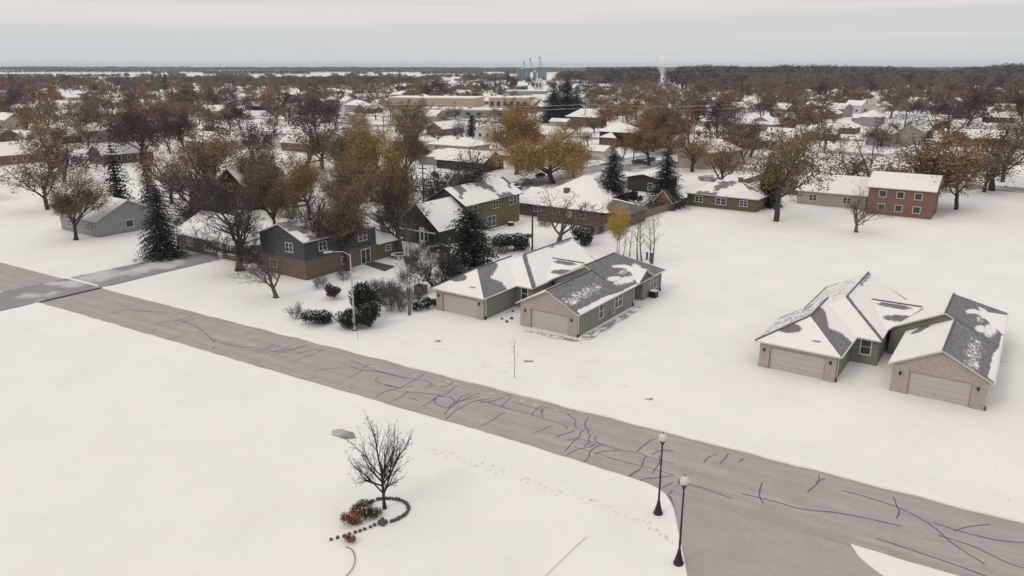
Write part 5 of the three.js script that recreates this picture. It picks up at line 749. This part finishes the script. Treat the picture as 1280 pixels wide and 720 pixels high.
// stones in the court between the two garages
{ const g = new THREE.DodecahedronGeometry(.2, 0); [[-1.11, -79.33], [-0.57, -78.38], [-0.04, -79.47], [0.09, -82.04], [0.38, -84.61], [0.95, -84.76]].forEach((p, i) => { const m = mesh(numbered('court_stone'), g, M.stoneDark, scene); m.position.set(p[0], .07, p[1]); m.rotation.set(i, i * 2, i); m.scale.setScalar(.7 + .15 * (i % 3)); tag(m, 'dark stone lying in the snowy court between the garages', 'stone', 'stones in the court'); }); }
// cars
function carProto() {
  const t = new THREE.Group(), b = new GB(); const L = 2.3, prof = [[-L, .35], [-L, .78], [-2.15, .98], [-1.35, 1.05], [-.85, 1.42], [.75, 1.46], [1.35, 1.05], [2.1, .92], [L, .7], [L, .35]];
  const wid = y => y > 1.06 ? .66 : .86; for (let i = 0; i + 1 < prof.length; i++) { const [x0, y0] = prof[i], [x1, y1] = prof[i + 1]; b.quad([x0, y0, wid(y0)], [x0, y0, -wid(y0)], [x1, y1, -wid(y1)], [x1, y1, wid(y1)]); }
  for (const s of [-1, 1]) { b.box(-L, L, .35, 1.0, s * .86 - .001 * s, s * .86); for (const q of [[-1.35, 1.05, -.85, 1.42], [.75, 1.46, 1.35, 1.05]]) ; const P = (x, y) => [x, y, s * wid(y)]; const pts = [P(-1.35, 1.05), P(-.85, 1.42), P(.75, 1.46), P(1.35, 1.05)]; s > 0 ? (b.tri(pts[0], pts[3], pts[2]), b.tri(pts[0], pts[2], pts[1])) : (b.tri(pts[0], pts[2], pts[3]), b.tri(pts[0], pts[1], pts[2])); }
  return { t, b };
}
function car(xz, turn, label, paint) {
  const { b } = carProto(), t = thing('parked_car', label, 'car', xz, turn, 'parked cars'); b.build('body', paint, t);
  const g = new GB(); for (const s of [-1, 1]) { const y0 = 1.09, y1 = 1.38; for (const [xa, xb] of [[-1.15, -.12], [-.04, 1.08]]) { const z = y => s * (lerp(.86, .66, (y - 1.05) / .4) + .012 + (y > 1.06 ? 0 : 0)); const q = [[xa, y0, s * .83], [xb, y0, s * .83], [Math.min(xb, .78), y1, s * .68], [Math.max(xa, -.82), y1, s * .68]]; s > 0 ? g.quad(...q) : g.quad(q[1], q[0], q[3], q[2]); } } g.build('side_window', M.glass, t);
  for (const [x, z] of [[-1.45, .8], [-1.45, -.8], [1.4, .8], [1.4, -.8]]) { const w = new GB(); w.tube([[x, .32, z - .1], [x, .32, z + .1]], [.32, .32], 14, null, true); const m = w.build('wheel', M.black, t); const h = new GB(); h.tube([[x, .32, z - .11], [x, .32, z + .11]], [.18, .18], 10, null, true); h.build('rim', M.greyMetal, m); }
  const s = new GB(); s.box(-.8, .7, 1.44, 1.53, -.6, .6); s.box(1.4, 2.1, .98, 1.05, -.72, .72); s.box(-2.1, -1.45, 1.02, 1.09, -.72, .72); s.build('snow_cover', M.snowCap, t);
  for (const z of [-.6, .6]) { const h = new GB(); h.box(2.27, 2.32, .62, .76, z - .17, z + .17); h.build('headlight', M.white, t); const r = new GB(); r.box(-2.32, -2.27, .66, .82, z - .15, z + .15); r.build('tail_light', M.redDoor, t); } return t;
}
car([-27.5, -245.11], GRID + 1.5, 'white car parked at the tan brick house', M.paintPale); car([-25.2, -222.87], GRID + 1.6, 'black car parked in front of the grey patchy-roofed house', M.carBlack); car([25.59, -201.01], GRID + 1.57, 'silver car standing on the back street by the spruce', M.greyMetal);
// wires and their pole
{ const t = thing('utility_pole', 'thin utility pole carrying two wires before the hip-roofed house', 'utility pole', [34.15, -359.83]); const h = 10.92, b = new GB(); b.tube([[0, -.2, 0], [0, h, 0]], [.2, .14], 8, null, true); b.build('post', M.barkGrey, t); const c = new GB(); c.box(-1.2, 1.2, h - 1.2, h - 1.0, -.08, .08); c.build('cross_arm', M.barkGrey, t);
  for (const y of [h - .9, h - 2.6]) { const pts = [], n = 30; for (let i = 0; i <= n; i++) { const f = i / n, x = lerp(-95, 70, f), sag = Math.abs(x) / 70; pts.push([x, y - 1.0 * Math.sin(Math.min(1, sag) * Math.PI), 0]); } const w = new GB(); w.tube(pts, Array(n + 1).fill(.075), 4); w.build('wire', M.wire, t); } }

// poles and parked cars along the streets of the further blocks
{
  const r = mulberry(2024), pb = new GB(), pc = new GB(); pb.tube([[0, -.2, 0], [0, 9.5, 0]], [.18, .12], 6, null, true); pc.box(-1.1, 1.1, 8.6, 8.78, -.07, .07); pc.box(-.8, .8, 7.8, 7.95, -.06, .06); const pg = pb.geo(), cg = pc.geo();
  const spots = []; for (let k = 0; k < 9; k++) spots.push([...along([12.24, -191.93], VD, -60 + k * 45, 0, 1)[0]]); for (let k = 0; k < 7; k++) spots.push([...along([35.78, -225.81], UD, -150 + k * 42, 0, 1)[0]]); for (let k = 0; k < 9; k++) spots.push([...along([-28.5, -341.21], UD, -280 + k * 60, 0, 1)[0]]);
  spots.forEach(([x, z], i) => { const t = thing('street_pole', 'plain wooden pole with two cross arms along a town street', 'utility pole', [x + 5.2, z + 1.5], i < 9 ? GRID : GRID + Math.PI / 2, 'wooden poles along the town streets'); mesh('post', pg, M.barkGrey, t); mesh('cross_arm', cg, M.barkGrey, t); });
  const c0 = scene.getObjectByName('parked_car'), cols = [['silver', M.greyMetal], ['white', M.paintPale], ['black', M.carBlack], ['blue', M.carBlue], ['red', M.redDoor]];
  const cs = [[[2.85, -178.42], 1.57], [[17.19, -202.61], 1.57], [[0.0, -170.0], 0], [[36.92, -218.14], 0], [[40.68, -223.84], 1.57], [[31.55, -229.84], 0], [[-33.43, -336.84], 0], [[-22.04, -324.38], 0], [[-52.54, -359.83], 0], [[-5.67, -177.17], 1.57], [[48.23, -184.94], 0], [[61.27, -179.69], 1.57], [[-51.51, -172.33], 0], [[-73.68, -177.17], 0]];
  cs.forEach(([p, a], i) => { const c = c0.clone(), [n, m] = cols[i % 5]; c.name = numbered('parked_car'); c.children = c.children.slice(); scene.add(c); c.position.set(p[0], .02, p[1]); c.rotation.y = GRID + a; c.children.find(o => o.name === 'body').material = m; tag(c, n + ' car with snow on its roof parked in the town behind', 'car', 'parked cars'); });
}
// ---------------------------------------------------------------- the wooded belts of the town
{
  const r = mulberry(4242), lab = { brown: 'far brown-crowned tree among the town houses', olive: 'far olive-brown tree among the town houses', orange: 'far rusty orange tree among the town houses', burg: 'far maroon-crowned tree in the town', grey: 'far bare grey tree in the town', spruce: 'far dark spruce in the town' };
  const groupOf = { brown: 'brown trees of the far town', olive: 'olive trees of the far town', orange: 'orange trees of the far town', burg: 'maroon trees of the far town', grey: 'bare trees of the far town', spruce: 'spruces of the far town' };
  const put = (k, p, h, w) => plant((Math.hypot(p[0], p[1]) < 340 ? FN : F)[k][r() < .5 ? 0 : 1], k === 'spruce' ? 'far_spruce' : 'far_tree', lab[k], 'tree', p, h, w, r() * 6.28, groupOf[k]);
  const L = [
    ['orange', [49.77, -391.81], 13, 15], ['orange', [54.42, -359.83], 14, 16], ['orange', [60.07, -328.43], 15, 17], ['brown', [69.67, -336.84], 15, 17], ['orange', [58.11, -288.64], 14, 14], ['olive', [57.32, -493.57], 13, 15], ['olive', [69.09, -493.57], 16, 18], ['olive', [83.91, -512.49], 17, 18], ['brown', [92.12, -493.57], 18, 20], ['brown', [98.76, -475.97], 17, 18], ['orange', [74.48, -416.41], 16, 18], ['olive', [85.13, -664.82], 15, 18], ['brown', [106.82, -699.32], 17, 22], ['orange', [122.96, -717.94], 18, 22], ['brown', [134.24, -699.32], 15, 22], ['olive', [138.68, -664.82], 15, 22], ['brown', [42.89, -429.88], 17, 17], ['olive', [58.59, -554.98], 16, 18], ['grey', [70.75, -737.55], 16, 20],
    ['burg', [-109.46, -758.26], 15, 20], ['burg', [-94.55, -699.32], 12, 15], ['burg', [-67.12, -699.32], 17, 22], ['burg', [-75.06, -699.32], 15, 18], ['burg', [-57.74, -699.32], 12, 18], ['brown', [-85.2, -737.55], 18, 22], ['olive', [-100.65, -827.92], 18, 20], ['burg', [-177.62, -943.21], 19, 20], ['brown', [-133.19, -664.82], 17, 20], ['brown', [-125.58, -699.32], 17, 22], ['olive', [-121.72, -737.55], 17, 22], ['brown', [-160.36, -827.92], 18, 24], ['olive', [-138.02, -881.85], 18, 24], ['grey', [-102.25, -554.98], 13, 15], ['brown', [-91.62, -532.9], 12, 14], ['grey', [-102.85, -522.5], 13, 16],
    ['burg', [2.72, -881.85], 18, 20], ['burg', [-6.09, -737.55], 12, 16], ['burg', [26.27, -911.51], 15, 20], ['brown', [7.34, -1191.34], 18, 24], ['burg', [9.13, -737.55], 10, 14], ['spruce', [-5.86, -1141.37], 24, 14], ['spruce', [-17.91, -827.92], 18, 10], ['spruce', [-12.06, -780.16], 14, 9], ['spruce', [-187.65, -1305.56], 24, 12], ['grey', [-73.18, -1095.4], 15, 20], ['olive', [-58.38, -1013.67], 15, 20], ['brown', [-43.91, -1095.4], 17, 24], ['grey', [-29.96, -881.85], 13, 16], ['brown', [-61.41, -827.92], 11, 16], ['brown', [-40.21, -780.16], 10, 16], ['olive', [-51.33, -803.34], 10, 14],
    ['brown', [50.47, -943.21], 15, 18], ['brown', [74.39, -977.18], 15, 20], ['grey', [72.5, -827.92], 15, 20], ['brown', [84.44, -827.92], 17, 18], ['orange', [71.04, -1305.56], 14, 20], ['burg', [156.82, -1305.56], 22, 36], ['burg', [180.15, -1371.24], 22, 30], ['brown', [127.34, -1305.56], 22, 36], ['brown', [119.35, -1095.4], 17, 24], ['grey', [109.91, -1305.56], 21, 36], ['brown', [183.57, -1191.34], 22, 36], ['spruce', [233.0, -1524.48], 29, 16], ['burg', [225.18, -1371.24], 24, 34], ['orange', [193.52, -1141.37], 20, 26], ['burg', [254.81, -1443.83], 25, 30], ['spruce', [242.07, -1371.24], 24, 14], ['grey', [308.15, -1443.83], 25, 30], ['brown', [179.71, -1052.96], 20, 26], ['brown', [119.42, -827.92], 16, 20], ['olive', [145.28, -881.85], 18, 22], ['brown', [182.02, -911.51], 12, 20],
    ['orange', [40.94, -350.28], 11, 15], ['olive', [57.16, -416.41], 12, 18], ['orange', [65.12, -403.74], 13, 19], ['brown', [75.88, -391.81], 14, 20], ['olive', [87.44, -578.94], 13, 20], ['brown', [98.52, -566.71], 14, 22], ['orange', [116.18, -578.94], 13, 22], ['olive', [123.85, -911.51], 14, 26], ['brown', [76.89, -664.82], 13, 20], ['orange', [156.57, -854.04], 13, 24], ['brown', [49.97, -301.98], 10, 14], ['orange', [53.62, -254.75], 12, 14], ['olive', [74.34, -699.32], 13, 18],
    ['brown', [-194.12, -943.21], 17, 26], ['olive', [-175.14, -1013.67], 16, 28], ['brown', [-159.14, -1052.96], 16, 26], ['burg', [-140.74, -1095.4], 16, 28], ['brown', [-119.35, -1095.4], 15, 28], ['olive', [-102.94, -780.16], 13, 18], ['burg', [-75.06, -827.92], 13, 22], ['grey', [-81.53, -943.21], 13, 24], ['brown', [-67.55, -1371.24], 14, 30], ['grey', [-35.82, -1245.86], 14, 26], ['brown', [-12.51, -1013.67], 11, 18], ['burg', [23.46, -1141.37], 13, 24], ['brown', [47.96, -1013.67], 11, 18], ['olive', [61.93, -911.51], 11, 18], ['brown', [-123.98, -648.8], 12, 20], ['olive', [-116.04, -554.98], 13, 18], ['grey', [-99.8, -618.95], 9, 14], ['orange', [11.76, -403.74], 11, 13], ['brown', [-30.02, -359.83], 8, 10], ['grey', [-27.26, -282.4], 7, 9], ['grey', [0.0, -236.15], 8, 10],
    ['brown', [27.48, -320.42], 6, 10], ['olive', [34.93, -324.38], 8, 11], ['orange', [22.12, -320.42], 6, 9], ['brown', [27.01, -270.67], 6, 8], ['grey', [-21.93, -282.4], 7, 9], ['grey', [-34.44, -316.56], 8, 10], ['brown', [-39.91, -403.74], 8, 11], ['grey', [-5.12, -350.28], 8, 9], ['grey', [-15.35, -350.28], 7, 9], ['olive', [-9.24, -403.74], 8, 11], ['brown', [-71.42, -403.74], 10, 13], ['grey', [-77.72, -403.74], 9, 12],
    ['olive', [3.66, -350.28], 12, 13], ['orange', [-3.8, -301.98], 13, 13], ['olive', [0.0, -403.74], 12, 15], ['orange', [6.7, -429.88], 11, 14], ['grey', [-35.56, -282.4], 13, 14], ['olive', [-39.17, -276.41], 16, 17], ['brown', [-43.14, -350.28], 12, 15], ['olive', [-49.77, -328.43], 14, 16], ['brown', [-66.94, -328.43], 15, 17], ['grey', [-30.31, -416.41], 9, 12], ['brown', [-49.8, -416.41], 11, 13], ['olive', [-55.46, -403.74], 11, 14], ['brown', [-67.91, -429.88], 10, 13],
  ];
  for (const a of L) put(...a);
  const kinds = ['brown', 'brown', 'olive', 'orange', 'grey', 'burg', 'spruce', 'brown'];
  for (let k = 0; k < 150; k++) { const s = k % 2 ? -1 : 1, d = 130 + 760 * Math.pow(r(), 1.2), a = lerp(.235, .72, r()); const kind = kinds[Math.floor(r() * 8)], h = 12 + 7 * r() + (d > 500 ? 5 : 0); const x = s * d * Math.tan(a); put(kind, [x, -d], h, kind === 'spruce' ? h * .45 : h * (1 + .4 * r())); }
  // full-grown trees nearer by, left and right of the photograph's frame
  const N = [['oak', 'big brown oak by the brown ranch house', [-37.53, -100.22], 13, 13], ['brown', 'upright brown tree behind the brown ranch house', [-39.73, -124.02], 14, 11], ['golden', 'ochre tree close behind the blue-grey house', [-38.34, -141.15], 14, 13], ['spruce', 'snow-dusted spruce by the brown ranch house drive', [-51.23, -107.46], 11, 9], ['vase', 'bare tree on the lawn before the brown ranch house', [-28.73, -87.49], 9, 9], ['brown', 'brown tree beside the dark corner-trimmed house', [-48.75, -146.14], 15, 13], ['golden', 'ochre tree behind the dark corner-trimmed house', [-66.34, -167.74], 15, 15], ['spruce2', 'dark spruce behind the grey sided house', [-77.05, -146.14], 13, 10], ['oak', 'wide brown oak beyond the grey sided house', [-91.21, -146.14], 14, 15], ['orange', 'orange tree between the grey and dark houses', [-69.55, -152.42], 14, 13], ['brown', 'tall brown tree where the back street meets the cracked street', [-70.69, -119.16], 13, 11], ['bareGrey', 'bare grey tree over the brown ranch roof', [-49.95, -121.55], 12, 13], ['oak', 'brown leafless oak close behind the light pole', [-26.51, -99.37], 13, 12],
    ['orange', 'orange tree behind the olive ranch house', off([48.15, -173.52], 0, 0), 14, 14], ['golden', 'ochre tree behind the tan sided house', off([63.56, -170.0], 0, 0), 15, 15], ['spruce', 'snow-dusted spruce at the tan sided house', off([51.15, -149.67], 0, 0), 11, 9], ['vase', 'bare tree in the open field by the fence end', off([58.47, -125.3], 0, 0), 9, 10], ['brown', 'brown tree between the tan sided and red two-storey houses', off([75.3, -167.74], 0, 0), 15, 13], ['oak', 'brown oak past the gable of the red two-storey house', off([87.27, -146.14], 0, 0), 14, 14], ['spruce2', 'dark spruce behind the red two-storey house', off([91.44, -167.74], 0, 0), 14, 10], ['orange', 'orange tree at the outer end of the open field', off([105.78, -167.74], 0, 0), 14, 13], ['willow', 'amber willow behind the olive ranch house corner', off([47.98, -201.01], 0, 0), 14, 16], ['brown', 'brown tree beyond the amber willow', off([66.91, -218.14], 0, 0), 15, 15]];
  const plain = { oak: 'brown', brown: 'brown', golden: 'olive', orange: 'orange', willow: 'orange', spruce: 'spruce', spruce2: 'spruce', vase: 'grey', bareGrey: 'grey' };
  for (const [k, l, p, h, w] of N) plant(Math.hypot(p[0], p[1]) > 160 ? FN[plain[k]][h > 14 ? 0 : 1] : P[k], k.startsWith('spruce') ? 'spruce_tree' : k === 'vase' || k === 'bareGrey' ? 'bare_tree' : 'autumn_tree', l, 'tree', p, h, w, r() * 6.28);
  plant(P.yew, 'yew_bush', 'dark yew at the corner of the brown ranch house', 'bush', [-34.63, -101.5], 2.6, 4, 1); plant(P.juniper, 'evergreen_bush', 'spreading juniper on the lawn by the light pole', 'bush', [-21.42, -77.71], 1.8, 3.4, 2); plant(P.twigs, 'twiggy_shrub', 'lone leafless shrub beside the spreading juniper', 'shrub', [-24.13, -79.61], 2.4, 2.6, 2);
  // shrubs and brush in the yards between the houses
  const Y = [[-14.13, -94.59], [-11.77, -96.93], [-8.76, -99.37], [-7.6, -101.5], [-10.03, -103.72], [-15.63, -90.21], [-14.42, -88.83], [-12.86, -87.49], [-2.46, -112.5], [-1.44, -109.42], [-17.15, -90.91], [-14.13, -107.46], [-11.86, -106.03], [-13.25, -100.22], [-9.89, -107.46], [-8.43, -103.72], [-11.16, -110.94], [-6.98, -97.33], [-3.59, -109.42], [-4.56, -116.3], [-9.6, -119.16], [-13.52, -112.5], [-14.24, -103.72], [1.98, -121.55], [5.91, -129.96], [14.07, -129.96], [12.55, -121.55], [14.81, -124.02], [22.82, -141.15], [23.34, -134.97], [26.46, -142.78], [22.02, -146.14], [2.36, -146.14], [0.0, -149.67], [7.29, -190.49], [17.23, -179.69], [19.27, -177.17], [-15.86, -186.3], [-19.24, -190.49], [-21.35, -182.28], [-8.22, -193.39], [-5.51, -184.94], [-17.3, -218.14], [-36.25, -201.01], [-28.76, -190.49], [-26.66, -201.01], [-14.33, -157.22], [-17.93, -167.74], [-22.09, -152.42], [-22.14, -95.35], [-21.62, -87.49], [-24.18, -91.62], [-28.87, -227.8], [4.61, -218.14], [22.86, -227.8]];
  Y.forEach((p, i) => { const k = i < 13 ? 'twigs' : ['twigs', 'twigs', 'redbush', 'twigs', 'juniper', 'mat'][i % 6], nm = { twigs: 'twiggy_shrub', redbush: 'maroon_bush', juniper: 'evergreen_bush', mat: 'low_shrub' }[k]; plant(P[k], nm, { twigs: 'leafless brush growing in a snowy back yard', redbush: 'maroon leafed bush growing in a back yard', juniper: 'snow-topped evergreen bush in a back yard', mat: 'low withered shrub in a back yard' }[k], 'shrub', p, { twigs: 2.2, redbush: 1.5, juniper: 1.3, mat: .6 }[k] * (.7 + .7 * r()), { twigs: 2.8, redbush: 2.0, juniper: 2.2, mat: 2 }[k] * (.8 + .6 * r()), r() * 6, 'shrubs of the back yards'); });
  // past the trees told apart one by one: the rest of the town's trees, one mass to a kind
  const rm = mulberry(6161), spots = { brown: [], olive: [], orange: [], grey: [], burg: [] }, ks = ['brown', 'brown', 'olive', 'orange', 'grey', 'grey', 'burg', 'brown'];
  for (let k = 0; k < 1500; k++) {
    const d = 230 + 800 * Math.pow(rm(), .8), a = lerp(-.82, .82, rm()), x = d * a, mid = Math.abs(a) < .22; if (mid && (d < 560 || rm() < .35) || Math.abs(a - .027) < .024 || a > .176 && a < .218 && d > 480 || fbm(x * .012, d * .012, 91, 3) < .42) continue; const q = ks[Math.floor(rm() * 8)]; let near = false; for (const p of town) if (Math.hypot(p[0] - x, p[1] + d) < 8.5) { near = true; break; } if (near) continue;
    spots[q].push([x, -d, (mid ? 8 + 5 * rm() : 9 + 8 * rm()) + (d > 700 && a > .2 ? 5 : 0), rm() * 6.28]);
  }
  for (const [k, L2] of Object.entries(spots)) {
    const pr = F[k][0], g0 = pr.parts[0][1], g1 = pr.parts[1][1], n0 = g0.attributes.position.count, g = new THREE.BufferGeometry(); for (const at of ['position', 'normal']) { const A = new Float32Array((n0 + g1.attributes.position.count) * 3); A.set(g0.attributes[at].array); A.set(g1.attributes[at].array, n0 * 3); g.setAttribute(at, new THREE.BufferAttribute(A, 3)); } const C = new Float32Array((n0 + g1.attributes.position.count) * 3).fill(.05); C.set(g1.attributes.color.array, n0 * 3); g.setAttribute('color', new THREE.BufferAttribute(C, 3));
    const im = new THREE.InstancedMesh(g, M.leaf, L2.length), mx = new THREE.Matrix4(), q = new THREE.Quaternion(), up = new THREE.Vector3(0, 1, 0); L2.forEach(([x, z, h, a], i) => { q.setFromAxisAngle(up, a); const sy = h / pr.h, sx = sy * (.9 + .5 * hash2(i, 5, 2)); mx.compose(new THREE.Vector3(x, 0, z), q, new THREE.Vector3(sx, sy, sx)); im.setMatrixAt(i, mx); });
    im.name = 'town_woods_' + { brown: 'brown', olive: 'olive', orange: 'orange', grey: 'bare', burg: 'maroon' }[k]; im.userData.kind = 'stuff'; tag(im, 'mass of ' + { brown: 'brown', olive: 'olive-brown', orange: 'rusty orange', grey: 'bare grey', burg: 'maroon' }[k] + ' trees among the distant town blocks', 'trees'); scene.add(im);
  }
  // the far-off woods that read as one mass
  const low = new GB(), rr = mulberry(8); for (let k = 0; k < 330; k++) { const d = unit([rr() - .5, rr() - .35, rr() - .5]), q = Math.pow(rr(), .45) * (.75 + .4 * vnoise(d[0] * 3, d[2] * 3 + d[1], 5)); leafTri(low, [d[0] * 5.2 * q, 7 + d[1] * 5.5 * q, d[2] * 5.2 * q], .8, rr, null); } low.c = null; low.tube([[0, 0, 0], [0, 7, 0]], [.4, .2], 4);
  const list = [];
  const row = (d, a0, a1, n, h0, h1) => { n *= 1.7; for (let k = 0; k < n; k++) { const a = lerp(a0, a1, (k + rr()) / n), dd = d * (1 + .05 * (rr() - .5)); if (fbm(a * 26, d * .01, 77, 3) < .46 && a < .06 && d < 3000) continue; list.push([dd * Math.tan(a), -dd, lerp(h0, h1, rr() * .5 + .5 * fbm(a * 40, d * .02, 78, 3)) * (.75 + .5 * fbm(a * 14, d * .01, 79, 2)) / 12.5, Math.floor(rr() * 4)]); } };
  row(1150, -.75, -.12, 150, 9, 15); row(1350, -.75, .02, 150, 9, 14); row(1350, .06, .75, 300, 14, 20); row(1300, .1, .75, 300, 20, 29); row(950, .15, .75, 150, 16, 23); row(1000, -.75, -.2, 110, 10, 17); row(1850, -.75, .75, 260, 9, 14); row(2500, -.75, .75, 330, 9, 15); row(3300, -.75, .75, 420, 10, 16); row(4600, -.75, .75, 520, 13, 22); row(5600, -.78, .78, 700, 18, 30);
  const keep = list.filter(([x, z]) => Math.abs(x / -z - .027) > .026 && Math.abs(x / -z - .198) > .017 || z < -1720 ? true : rr() < .06);
  const cols = [[.13, .10, .082], [.105, .083, .08], [.15, .11, .08], [.09, .062, .062]].map(c => lin(...c));
  const im = new THREE.InstancedMesh(low.geo(), mat(0xffffff, .95, { side: THREE.DoubleSide }), keep.length), mx = new THREE.Matrix4(), q = new THREE.Quaternion(), up = new THREE.Vector3(0, 1, 0);
  keep.forEach(([x, z, s, c], i) => { q.setFromAxisAngle(up, i); mx.compose(new THREE.Vector3(x, 0, z), q, new THREE.Vector3(s * (z < -1200 ? 1.5 : 1.2), s, s * 1.3)); im.setMatrixAt(i, mx); im.setColorAt(i, cols[c]); });
  im.name = 'distant_woods'; im.userData.kind = 'stuff'; tag(im, 'distant belts of leafless woods toward the horizon', 'woods'); scene.add(im);
}
renderer.render(scene, camera);
